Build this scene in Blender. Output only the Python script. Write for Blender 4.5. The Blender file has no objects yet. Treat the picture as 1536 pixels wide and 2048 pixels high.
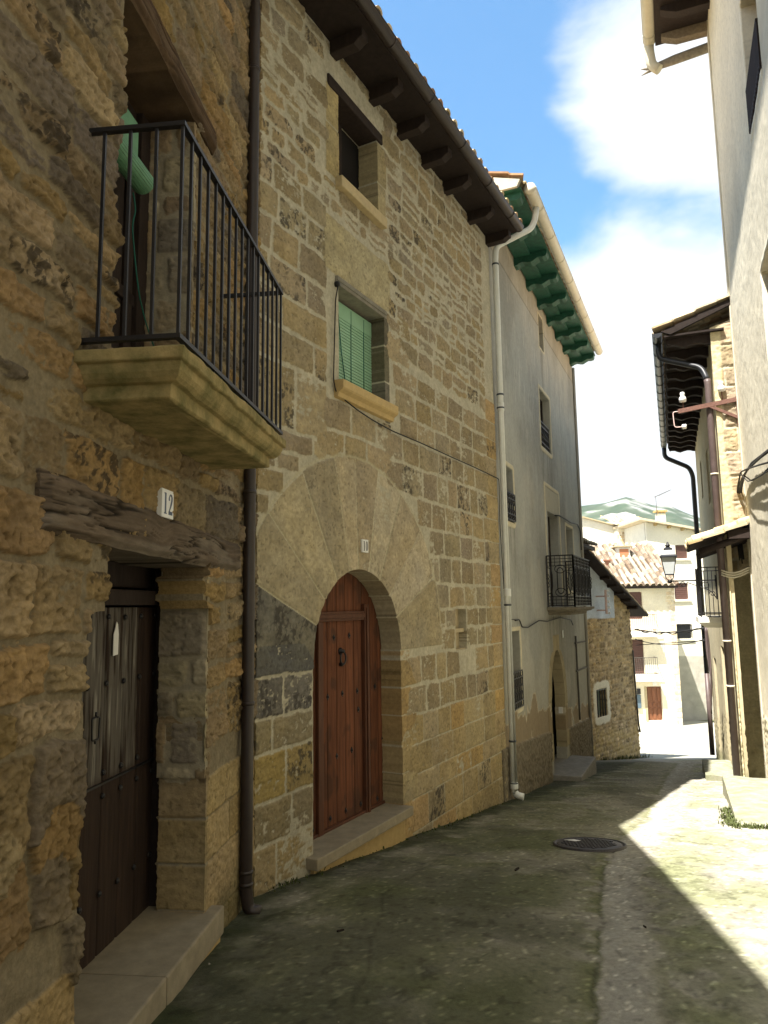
import bpy, bmesh, math, random
import numpy as np
from mathutils import Vector, Matrix
R_ = math.radians
rnd = random.Random(7)
scene = bpy.context.scene
COL = scene.collection

# ------------------------------------------------------------------ camera
F, CX, CY = 1450., 768., 1024.
_up = np.array([-159., -11100., 1450.]); _up /= np.linalg.norm(_up)
_fw = np.array([0, 0, 1.]); _fw = _fw - _up * (_fw @ _up); _fw /= np.linalg.norm(_fw)
_rt = np.cross(_fw, _up)
if _rt[0] < 0: _rt = -_rt
RC = np.array([_rt, _fw, _up])
EYE = np.array([0, 0, 1.6])
cd = bpy.data.cameras.new('camera'); cam = bpy.data.objects.new('camera', cd); COL.objects.link(cam)
cd.sensor_fit = 'VERTICAL'; cd.sensor_height = 36.0; cd.lens = F / 2048 * 36.0
cd.clip_start = 0.05; cd.clip_end = 8000
M = np.column_stack([RC @ [1, 0, 0], RC @ [0, -1, 0], RC @ [0, 0, -1]])
mw = Matrix.Identity(4)
for i in range(3):
    for j in range(3): mw[i][j] = M[i, j]
    mw[i][3] = EYE[i]
cam.matrix_world = mw
scene.camera = cam
scene.render.resolution_x = 768; scene.render.resolution_y = 1024

# ------------------------------------------------------------------ sun, sky, exposure
SUN_DIR = Vector((-0.330, -0.325, 0.888)).normalized()
sd = bpy.data.lights.new('sun', 'SUN'); sd.energy = 5.0; sd.angle = R_(0.55); sd.color = (1.0, 0.95, 0.87)
so = bpy.data.objects.new('sun', sd); COL.objects.link(so)
so.rotation_euler = SUN_DIR.to_track_quat('Z', 'Y').to_euler()
w = bpy.data.worlds.new('World'); scene.world = w; w.use_nodes = True
nt = w.node_tree; nt.nodes.clear()
def wn(t, **k):
    n = nt.nodes.new(t)
    for a, b in k.items(): setattr(n, a, b)
    return n
sky = wn('ShaderNodeTexSky', sky_type='NISHITA', sun_disc=False)
sky.sun_elevation = math.asin(SUN_DIR.z); sky.sun_rotation = math.atan2(SUN_DIR.x, SUN_DIR.y)
sky.altitude = 700; sky.air_density = 1.0; sky.dust_density = 0.7; sky.ozone_density = 1.4
tc = wn('ShaderNodeTexCoord')
def math_n(op, a, b=None, c=None, clamp=False):
    n = wn('ShaderNodeMath', operation=op); n.use_clamp = clamp
    for i, v in enumerate((a, b, c)):
        if v is None: continue
        if isinstance(v, (int, float)): n.inputs[i].default_value = v
        else: nt.links.new(v, n.inputs[i])
    return n.outputs[0]
mp = wn('ShaderNodeMapping'); mp.inputs['Scale'].default_value = (1, 1, 1.7)
nt.links.new(tc.outputs['Generated'], mp.inputs['Vector'])
n1 = wn('ShaderNodeTexNoise'); n1.inputs['Scale'].default_value = 3.4; n1.inputs['Detail'].default_value = 9; n1.inputs['Roughness'].default_value = .53
n1.inputs['Distortion'].default_value = .25
nt.links.new(mp.outputs[0], n1.inputs['Vector'])
sx = wn('ShaderNodeSeparateXYZ'); nt.links.new(tc.outputs['Generated'], sx.inputs[0])
X, Y, Z = sx.outputs
# a bank of white cloud low over the end of the street, another high to its right, unseen broken cloud behind added for neutral fill light
def dotdir(v):
    n = wn('ShaderNodeVectorMath', operation='DOT_PRODUCT'); nt.links.new(tc.outputs['Generated'], n.inputs[0]); n.inputs[1].default_value = v; return n.outputs['Value']
low = math_n('MULTIPLY', math_n('SUBTRACT', 0.470, Z), 3.2)
blob = math_n('MULTIPLY', math_n('SUBTRACT', dotdir((0.3555, 0.7222, 0.5933)), 0.9900), 24.0)
back = math_n('SUBTRACT', -0.12, math_n('MULTIPLY', Y, 0.9))
bias = math_n('MINIMUM', math_n('MAXIMUM', math_n('MAXIMUM', low, blob), back), 0.45)
bias = math_n('MAXIMUM', bias, -0.34)
dens = math_n('ADD', math_n('MULTIPLY', math_n('SUBTRACT', n1.outputs['Fac'], 0.5), 1.25), bias)
mr = wn('ShaderNodeMapRange', interpolation_type='SMOOTHSTEP')
mr.inputs['From Min'].default_value = -0.12; mr.inputs['From Max'].default_value = 0.20
nt.links.new(dens, mr.inputs['Value'])
cl = wn('ShaderNodeMix', data_type='RGBA'); nt.links.new(mr.outputs[0], cl.inputs['Factor'])
gain = wn('ShaderNodeMix', data_type='RGBA', blend_type='MULTIPLY'); gain.inputs['Factor'].default_value = 1
nt.links.new(sky.outputs[0], gain.inputs[6]); gain.inputs[7].default_value = (1.30, 2.05, 2.20, 1)
nt.links.new(gain.outputs[2], cl.inputs[6]); cl.inputs[7].default_value = (7.2, 7.5, 7.6, 1)
bg = wn('ShaderNodeBackground'); bg.inputs['Strength'].default_value = 0.05
nt.links.new(cl.outputs[2], bg.inputs['Color'])
wo = wn('ShaderNodeOutputWorld'); nt.links.new(bg.outputs[0], wo.inputs['Surface'])
vs = scene.view_settings
vs.view_transform = 'Standard'; vs.look = 'None'; vs.gamma = 1; vs.exposure = 1.64

# ------------------------------------------------------------------ frames
def ray(px, py): return RC @ np.array([px - CX, py - CY, F])
class Frame:
    """a vertical plane: u along it, v up (world height), w out of it towards the street"""
    def __init__(s, O, ang, flip=False):
        s.O = np.array([O[0], O[1], 0.]); a = R_(ang)
        s.d = np.array([math.sin(a), math.cos(a), 0.]); s.n = np.array([s.d[1], -s.d[0], 0.])
        if flip: s.n = -s.n
        s.z = np.array([0, 0, 1.])
    def P(s, u, v, w=0.):
        p = s.O + u * s.d + w * s.n; return np.array([p[0], p[1], v])
    def uv(s, px, py, w=0.):
        r = ray(px, py); t = ((s.O + w * s.n - EYE) @ s.n) / (r @ s.n); P = EYE + t * r
        return np.array([(P - s.O) @ s.d, P[2]])
W12 = Frame((-0.9985, 5.5), 6.02)
W10 = Frame((-0.9985, 5.5), 28.2)
cg = W10.P(5.40, 0)
WG = Frame(cg, 23.6)
R2 = Frame((5.42 - .074, 11.3 + .03), 21.5, flip=True)
R1 = Frame((5.80 - .139, 11.2 + .056), 21.8, flip=True)
GY = np.array([-30, -6, 0, 5.5, 10.25, 17.65, 20.2, 24., 43., 60., 120., 300.])
GZ = np.array([2.2, .40, 0, -.43, -1.06, -2.13, -2.58, -3.26, -5.42, -7.2, -14., -40.])
def ground_z(y): return np.interp(y, GY, GZ)

# ------------------------------------------------------------------ numpy noise
def _h(ix, iy, s):
    n = (ix.astype(np.int64) * 374761393 + iy.astype(np.int64) * 668265263 + s * 974634777) & 0x7fffffff
    n = ((n ^ (n >> 13)) * 1274126177) & 0x7fffffff
    n = n ^ (n >> 16)
    return (n & 0xffff) / 65535.0
def vn(x, y, s=0):
    ix = np.floor(x); iy = np.floor(y); fx = x - ix; fy = y - iy
    fx = fx * fx * (3 - 2 * fx); fy = fy * fy * (3 - 2 * fy)
    ix = ix.astype(np.int64); iy = iy.astype(np.int64)
    a = _h(ix, iy, s); b = _h(ix + 1, iy, s); c = _h(ix, iy + 1, s); d = _h(ix + 1, iy + 1, s)
    return (a + (b - a) * fx) * (1 - fy) + (c + (d - c) * fx) * fy
def fbm(x, y, o=4, s=0, g=.5):
    t = 0.; a = 1.; n = 0.
    for i in range(o):
        t = t + a * vn(x * 2 ** i + 17.3 * i, y * 2 ** i - 9.1 * i, s + i); n += a; a *= g
    return t / n
def sst(x, a, b):
    t = np.clip((x - a) / (b - a), 0, 1); return t * t * (3 - 2 * t)
def lin(r, g, b):
    f = lambda c: (c / 255 / 12.92) if c / 255 <= .04045 else ((c / 255 + .055) / 1.055) ** 2.4
    return (f(r), f(g), f(b))

# ------------------------------------------------------------------ materials
def mat(name, col=(.5, .5, .5), rough=.8, metal=0., nscale=0., namt=.0, bump=0., bscale=None, stretch=None, col2=None, attr=False, spec=.3, trans=0.):
    m = bpy.data.materials.new(name); m.use_nodes = True
    t = m.node_tree; b = t.nodes['Principled BSDF']
    b.inputs['Roughness'].default_value = rough; b.inputs['Metallic'].default_value = metal
    b.inputs['Specular IOR Level'].default_value = spec
    c = t.nodes.new('ShaderNodeTexCoord'); mpn = t.nodes.new('ShaderNodeMapping')
    t.links.new(c.outputs['Object'], mpn.inputs['Vector'])
    if stretch: mpn.inputs['Scale'].default_value = stretch
    base = None
    if attr:
        a = t.nodes.new('ShaderNodeAttribute'); a.attribute_name = 'col'; base = a.outputs['Color']
    if namt > 0 and nscale > 0:
        n = t.nodes.new('ShaderNodeTexNoise'); n.inputs['Scale'].default_value = nscale; n.inputs['Detail'].default_value = 6; n.inputs['Roughness'].default_value = .65
        t.links.new(mpn.outputs[0], n.inputs['Vector'])
        if attr:
            mrn = t.nodes.new('ShaderNodeMapRange'); mrn.inputs['From Min'].default_value = .25; mrn.inputs['From Max'].default_value = .75
            mrn.inputs['To Min'].default_value = 1 - namt; mrn.inputs['To Max'].default_value = 1 + namt
            t.links.new(n.outputs['Fac'], mrn.inputs['Value'])
            mx = t.nodes.new('ShaderNodeVectorMath'); mx.operation = 'SCALE'
            t.links.new(base, mx.inputs[0]); t.links.new(mrn.outputs[0], mx.inputs['Scale'])
            base = mx.outputs[0]
        else:
            rp = t.nodes.new('ShaderNodeValToRGB')
            c2 = col2 or tuple(x * (1 - namt) for x in col)
            rp.color_ramp.elements[0].position = .32; rp.color_ramp.elements[0].color = (*c2, 1)
            rp.color_ramp.elements[1].position = .68; rp.color_ramp.elements[1].color = (*col, 1)
            t.links.new(n.outputs['Fac'], rp.inputs[0]); base = rp.outputs[0]
    if base is not None: t.links.new(base, b.inputs['Base Color'])
    else: b.inputs['Base Color'].default_value = (*col, 1)
    if bump > 0:
        n2 = t.nodes.new('ShaderNodeTexNoise'); n2.inputs['Scale'].default_value = bscale or nscale or 40; n2.inputs['Detail'].default_value = 8; n2.inputs['Roughness'].default_value = .7
        t.links.new(mpn.outputs[0], n2.inputs['Vector'])
        bp = t.nodes.new('ShaderNodeBump'); bp.inputs['Strength'].default_value = bump; bp.inputs['Distance'].default_value = .01
        t.links.new(n2.outputs['Fac'], bp.inputs['Height']); t.links.new(bp.outputs[0], b.inputs['Normal'])
    return m
MT = {}
MT['stone'] = mat('relief_stone', rough=.93, nscale=28, namt=.22, bump=.55, bscale=70, attr=True, spec=.15)
MT['stone_near'] = mat('relief_stone_near', rough=.94, nscale=34, namt=.30, bump=.95, bscale=48, attr=True, spec=.12)
MT['rough'] = mat('relief_rough', rough=.95, nscale=14, namt=.12, bump=.35, bscale=55, attr=True, spec=.12)
MT['wood'] = mat('relief_wood', rough=.8, nscale=30, namt=.25, bump=.3, bscale=80, stretch=(1, 1, .12), attr=True, spec=.2)
MT['beamw'] = mat('relief_beam', rough=.9, nscale=25, namt=.3, bump=.5, bscale=60, stretch=(.3, .3, 1), attr=True, spec=.12)
MT['gnd'] = mat('street_concrete', rough=.92, nscale=30, namt=.28, bump=.5, bscale=90, attr=True, spec=.2)
MT['tile'] = mat('clay_tile', rough=.9, nscale=12, namt=.2, bump=.3, bscale=50, attr=True, spec=.15)
MT['hill'] = mat('hill_scrub', rough=.95, nscale=.02, namt=.25, attr=True, spec=.1)
MT['iron'] = mat('black_iron', (.012, .011, .013), .45, .0, 60, .3, .15, spec=.45)
MT['brownmetal'] = mat('brown_metal', (.035, .024, .020), .38, .0, 14, .3, .05, spec=.5)
MT['darkwood'] = mat('dark_eave_wood', (.036, .024, .019), .75, 0, 22, .45, .3, stretch=(1, 1, .3), spec=.25)
MT['soffit'] = mat('soffit_boards', (.030, .021, .017), .8, 0, 16, .4, .25, spec=.2)
MT['greenwood'] = mat('green_painted_wood', (.022, .118, .072), .55, 0, 14, .45, .2, spec=.35, col2=(.010, .055, .036))
MT['pale_pipe'] = mat('pale_plastic', (.80, .82, .78), .45, 0, 9, .12, .05, spec=.4)
MT['ivory'] = mat('ivory_gutter', (.74, .69, .55), .45, 0, 7, .14, .04, spec=.4)
MT['graypipe'] = mat('blue_grey_pipe', (.06, .07, .085), .4, 0, 10, .3, .05, spec=.45)
MT['gutterdark'] = mat('dark_gutter', (.028, .030, .036), .35, .0, 10, .3, .05, spec=.5)
MT['pipebrown'] = mat('taupe_pipe', (.115, .083, .078), .45, 0, 8, .25, .05, spec=.4)
MT['white'] = mat('white_ceramic', (.80, .80, .77), .3, 0, 20, .06, spec=.5)
MT['cream'] = mat('cream_stone', (.52, .43, .27), .85, 0, 18, .22, .25, 60, spec=.2)
MT['ochre'] = mat('ochre_stone', (.50, .36, .16), .88, 0, 16, .2, .25, 60, spec=.2)
MT['greystone'] = mat('grey_stone', (.27, .25, .20), .9, 0, 14, .3, .3, 60, spec=.2)
MT['stepstone'] = mat('worn_step_stone', (.34, .29, .20), .75, 0, 9, .3, .2, 60, spec=.25)
MT['dark'] = mat('dark_interior', (.012, .010, .009), .9)
MT['blind'] = mat('green_blind', (.30, .52, .34), .5, 0, 10, .12, spec=.35)
MT['rolled'] = mat('rolled_green_blind', (.13, .30, .17), .55, 0, 12, .25, .1, spec=.3)
MT['blindcord'] = mat('green_cord', (.01, .11, .08), .6)
MT['browndoor'] = mat('brown_door', (.24, .095, .045), .5, 0, 14, .35, .15, stretch=(1, 1, .2), spec=.35)
MT['brownblind'] = mat('brown_shutter', (.145, .075, .062), .6, 0, 9, .3, .1)
MT['white_wall'] = mat('white_render', (.80, .77, .68), .92, 0, 2.5, .14, .3, 40, spec=.15)
MT['cream_wall'] = mat('cream_render', (.66, .62, .50), .93, 0, 3.2, .2, .55, 45, spec=.15, col2=(.53, .49, .38))
MT['grey_wall'] = mat('grey_render', (.42, .40, .35), .93, 0, 3, .2, .3, 45, spec=.15)
MT['concrete'] = mat('pale_concrete', (.60, .57, .47), .92, 0, 6, .3, .5, 60, spec=.15)
MT['rust'] = mat('rusty_iron', (.20, .10, .075), .75, 0, 30, .4, .2)
MT['pinkrust'] = mat('pink_primer_iron', (.80, .58, .54), .7, 0, 30, .25, .1)
MT['glass'] = mat('window_glass', (.05, .06, .065), .08, spec=.6)
MT['cable'] = mat('black_cable', (.02, .019, .018), .6)
MT['cable2'] = mat('grey_cable', (.10, .09, .075), .7)
MT['lampglass'] = mat('frosted_lamp_glass', (.62, .66, .66), .35, 0, 12, .06, spec=.5)
MT['cast'] = mat('cast_iron', (.075, .068, .070), .5, .3, 40, .35, .3, spec=.4)
MT['paper'] = mat('white_paper', (.75, .75, .72), .8)
MT['leaf'] = mat('dry_leaf', (.035, .024, .014), .85, 0, 50, .3)
MT['pebble'] = mat('pebble', (.38, .34, .27), .9, 0, 60, .4)
MT['grass'] = mat('green_weeds', (.085, .105, .030), .7, 0, 30, .4)
MT['ink_blue'] = mat('blue_grey_ink', (.085, .115, .185), .5)
MT['ink_dark'] = mat('dark_ink', (.03, .026, .024), .5)
MT['shade_pane'] = mat('green_grey_shutter', (.30, .38, .33), .6, 0, 9, .25, .1)
MT['bluebox'] = mat('blue_grey_box', (.10, .15, .19), .5)

# ------------------------------------------------------------------ object helpers
def base_of(o):
    v = Vector((0, 0, 0))
    while o is not None: v = v + o.location; o = o.parent
    return v
def mesh_obj(name, me, material, parent=None, loc=None):
    o = bpy.data.objects.new(name, me); COL.objects.link(o)
    if parent is not None: o.parent = parent
    if material is not None: me.materials.append(material)
    return o
def thing(name, label, cat, loc, group=None):
    o = bpy.data.objects.new(name, None); COL.objects.link(o); o.location = Vector([float(x) for x in loc])
    o.empty_display_size = .2
    o['label'] = label; o['category'] = cat
    if group: o['group'] = group
    return o
def tag(o, label, cat, group=None):
    o['label'] = label; o['category'] = cat
    if group: o['group'] = group
    return o
class MB:
    def __init__(s): s.v = []; s.f = []; s.sm = []
    def add(s, vs, fs, smooth=False):
        k = len(s.v); s.v += [tuple(map(float, p)) for p in vs]
        s.f += [tuple(i + k for i in f) for f in fs]; s.sm += [smooth] * len(fs); return s
    def hexa(s, p):     # 8 corners: bottom ring 0-3, top ring 4-7
        return s.add(p, [(3, 2, 1, 0), (4, 5, 6, 7), (0, 1, 5, 4), (1, 2, 6, 5), (2, 3, 7, 6), (3, 0, 4, 7)])
    def box(s, fr, u0, u1, v0, v1, w0, w1):
        P = fr.P
        return s.hexa([P(u0, v0, w0), P(u1, v0, w0), P(u1, v0, w1), P(u0, v0, w1), P(u0, v1, w0), P(u1, v1, w0), P(u1, v1, w1), P(u0, v1, w1)])
    def bar(s, a, b, wd, ht=None, up=(0, 0, 1)):
        a = np.array(a, float); b = np.array(b, float); ht = ht or wd
        d = b - a; d /= np.linalg.norm(d); upv = np.array(up, float)
        if abs(d @ upv) > .95: upv = np.array([1., 0, 0])
        x = np.cross(d, upv); x /= np.linalg.norm(x); y = np.cross(x, d); x = x * wd / 2; y = y * ht / 2
        return s.hexa([a - x - y, a + x - y, a + x + y, a - x + y, b - x - y, b + x - y, b + x + y, b - x + y])
    def tube(s, pts, r, n=10, cap=True, closed=False):
        pts = [np.array(p, float) for p in pts]; m = len(pts); vs = []; fs = []
        rr = r if hasattr(r, '__len__') else [r] * m
        ref = None
        for i, p in enumerate(pts):
            a = pts[(i - 1) % m] if (i > 0 or closed) else p; b = pts[(i + 1) % m] if (i < m - 1 or closed) else p
            d = b - a; d = d / (np.linalg.norm(d) + 1e-9)
            if ref is None:
                ref = np.array([0, 0, 1.]) if abs(d[2]) < .9 else np.array([1., 0, 0])
            x = np.cross(d, ref); x /= np.linalg.norm(x) + 1e-9; y = np.cross(d, x); ref = -np.cross(d, x) if False else np.cross(x, d)
            for k in range(n):
                t = 2 * math.pi * k / n; vs.append(p + rr[i] * (x * math.cos(t) + y * math.sin(t)))
        last = m if closed else m - 1
        for i in range(last):
            j = (i + 1) % m
            for k in range(n): fs.append((i * n + k, i * n + (k + 1) % n, j * n + (k + 1) % n, j * n + k))
        s.add(vs, fs, True)
        if cap and not closed:
            k0 = len(s.v) - m * n
            s.f.append(tuple(range(k0, k0 + n))[::-1]); s.sm.append(False)
            s.f.append(tuple(range(k0 + (m - 1) * n, k0 + m * n))); s.sm.append(False)
        return s
    def prism(s, poly, off):     # polygon of 3-D points, extruded by vector off
        n = len(poly); off = np.array(off, float); poly = [np.array(p, float) for p in poly]
        vs = poly + [p + off for p in poly]
        fs = [tuple(range(n))[::-1], tuple(range(n, 2 * n))] + [(i, (i + 1) % n, n + (i + 1) % n, n + i) for i in range(n)]
        return s.add(vs, fs)
    def lathe(s, c, prof, n=16, axis=(0, 0, 1), sq=None):
        c = np.array(c, float); ax = np.array(axis, float); ax /= np.linalg.norm(ax)
        x = np.cross(ax, [0, 1, 0]) if abs(ax[1]) < .9 else np.cross(ax, [1, 0, 0]); x /= np.linalg.norm(x); y = np.cross(ax, x)
        vs = []; fs = []
        for r, z in prof:
            for k in range(n):
                t = 2 * math.pi * (k + .5) / n; vs.append(c + ax * z + r * (x * math.cos(t) + y * math.sin(t)))
        for i in range(len(prof) - 1):
            for k in range(n): fs.append((i * n + k, i * n + (k + 1) % n, (i + 1) * n + (k + 1) % n, (i + 1) * n + k))
        fs.append(tuple(range(n))[::-1]); m0 = (len(prof) - 1) * n; fs.append(tuple(range(m0, m0 + n)))
        return s.add(vs, fs, n > 8)
    def build(s, name, material, parent=None, bevel=0., shift=None):
        off = base_of(parent) if parent is not None else Vector((0, 0, 0))
        vs = [(p[0] - off.x, p[1] - off.y, p[2] - off.z) for p in s.v]
        org = None
        me = bpy.data.meshes.new(name)
        if parent is None:      # put a top-level mesh's origin at its own base
            a = np.array(vs); org = Vector(((a[:, 0].min() + a[:, 0].max()) / 2, (a[:, 1].min() + a[:, 1].max()) / 2, a[:, 2].min()))
            vs = [(p[0] - org.x, p[1] - org.y, p[2] - org.z) for p in vs]
        me.from_pydata(vs, [], s.f); me.polygons.foreach_set('use_smooth', s.sm); me.update()
        bm = bmesh.new(); bm.from_mesh(me); bmesh.ops.recalc_face_normals(bm, faces=bm.faces)
        if bevel > 0:
            ed = [e for e in bm.edges if len(e.link_faces) == 2 and e.calc_face_angle(0) > .6]
            bmesh.ops.bevel(bm, geom=ed, offset=bevel, segments=2, profile=.6, affect='EDGES')
        bm.to_mesh(me); bm.free()
        o = mesh_obj(name, me, material, parent)
        if org is not None: o.location = org
        return o

def grid_mesh(name, Pt, Nn, keep, col, skirt, material, parent):
    """Pt (nu,nv,3) points, keep (nu-1,nv-1) bool, col (nu,nv,3); skirt = depth the open edges are carried back along -Nn"""
    nu, nv = Pt.shape[:2]
    off = np.array(base_of(parent)) if parent is not None else np.zeros(3)
    idx = np.arange(nu * nv).reshape(nu, nv)
    a = idx[:-1, :-1]; b = idx[1:, :-1]; c = idx[1:, 1:]; d = idx[:-1, 1:]
    q = np.stack([a, b, c, d], -1)[keep]
    V = Pt.reshape(-1, 3); C = col.reshape(-1, 3)
    extraV = []; extraC = []; extraQ = []
    if skirt != 0:
        kp = np.zeros((nu + 1, nv + 1), bool); kp[1:-1, 1:-1] = keep
        L = kp[:-1, 1:-1]; Rr = kp[1:, 1:-1]                       # (nu, nv-1): vertical edges
        e1 = np.stack([idx[:, :-1], idx[:, 1:]], -1)[L & ~Rr]
        e2 = np.stack([idx[:, 1:], idx[:, :-1]], -1)[~L & Rr]
        B = kp[1:-1, :-1]; T = kp[1:-1, 1:]
        e3 = np.stack([idx[1:, :], idx[:-1, :]], -1)[B & ~T]
        e4 = np.stack([idx[:-1, :], idx[1:, :]], -1)[~B & T]
        ed = np.concatenate([e1, e2, e3, e4])
        if len(ed):
            A = V[ed[:, 0]]; Bv = V[ed[:, 1]]; dn = Nn * (-skirt); m = len(ed); k = nu * nv
            extraV = np.concatenate([A, Bv, Bv + dn, A + dn]); extraC = np.concatenate([C[ed[:, 0]], C[ed[:, 1]], C[ed[:, 1]], C[ed[:, 0]]])
            r = np.arange(m); extraQ = np.stack([k + r, k + 3 * m + r, k + 2 * m + r, k + m + r], -1)
    if len(extraV):
        V = np.concatenate([V, extraV]); C = np.concatenate([C, extraC]); nq = len(q); q = np.concatenate([q, extraQ])
    else: nq = len(q)
    used = np.zeros(len(V), bool); used[q.reshape(-1)] = True
    remap = np.cumsum(used) - 1
    V = V[used] - off; C = np.clip(C[used], 0.002, 1); q = remap[q]
    org = None
    if parent is None:
        org = np.array([(V[:, 0].min() + V[:, 0].max()) / 2, (V[:, 1].min() + V[:, 1].max()) / 2, V[:, 2].min()]); V = V - org
    me = bpy.data.meshes.new(name)
    me.vertices.add(len(V)); me.vertices.foreach_set('co', V.astype(np.float32).ravel())
    me.loops.add(len(q) * 4); me.loops.foreach_set('vertex_index', q.astype(np.int32).ravel())
    me.polygons.add(len(q)); me.polygons.foreach_set('loop_start', np.arange(0, len(q) * 4, 4, dtype=np.int32))
    sm = np.ones(len(q), bool); me.polygons.foreach_set('use_smooth', sm)
    me.update(calc_edges=True); me.validate()
    at = me.color_attributes.new('col', 'FLOAT_COLOR', 'POINT')
    at.data.foreach_set('color', np.concatenate([C, np.ones((len(C), 1))], 1).astype(np.float32).ravel())
    o = mesh_obj(name, me, material, parent)
    if org is not None: o.location = Vector(org)
    return o

def relief(name, O, eu, ev, en, u0, u1, v0, v1, res, func, material, parent, holes=None, skirt=.05):
    nu = max(2, int(round((u1 - u0) / res)) + 1); nv = max(2, int(round((v1 - v0) / res)) + 1)
    U, V = np.meshgrid(np.linspace(u0, u1, nu), np.linspace(v0, v1, nv), indexing='ij')
    keep = np.ones((nu - 1, nv - 1), bool)
    if holes is not None:
        s = holes(U, V)
        keep = np.maximum(np.maximum(s[:-1, :-1], s[1:, :-1]), np.maximum(s[:-1, 1:], s[1:, 1:])) > 0
        gx = np.gradient(s, (u1 - u0) / (nu - 1), axis=0); gy = np.gradient(s, (v1 - v0) / (nv - 1), axis=1)
        g = np.sqrt(gx * gx + gy * gy) + 1e-6
        mv = (s < 0) & (s > -3 * res)
        U = np.where(mv, U - s * gx / g, U); V = np.where(mv, V - s * gy / g, V)
    h, c = func(U, V)
    O = np.array(O, float); eu = np.array(eu, float); ev = np.array(ev, float); en = np.array(en, float)
    Pt = O + U[..., None] * eu + V[..., None] * ev + h[..., None] * en
    return grid_mesh(name, Pt, en, keep, c, skirt, material, parent)
def wall_relief(name, fr, *a, **k):
    return relief(name, fr.O, fr.d, (0, 0, 1), fr.n, *a, **k)
def box_sd(u0, u1, v0, v1, r=0.):
    def f(U, V):
        qx = np.abs(U - (u0 + u1) / 2) - (u1 - u0) / 2 + r; qy = np.abs(V - (v0 + v1) / 2) - (v1 - v0) / 2 + r
        return np.hypot(np.maximum(qx, 0), np.maximum(qy, 0)) + np.minimum(np.maximum(qx, qy), 0) - r
    return f

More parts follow.
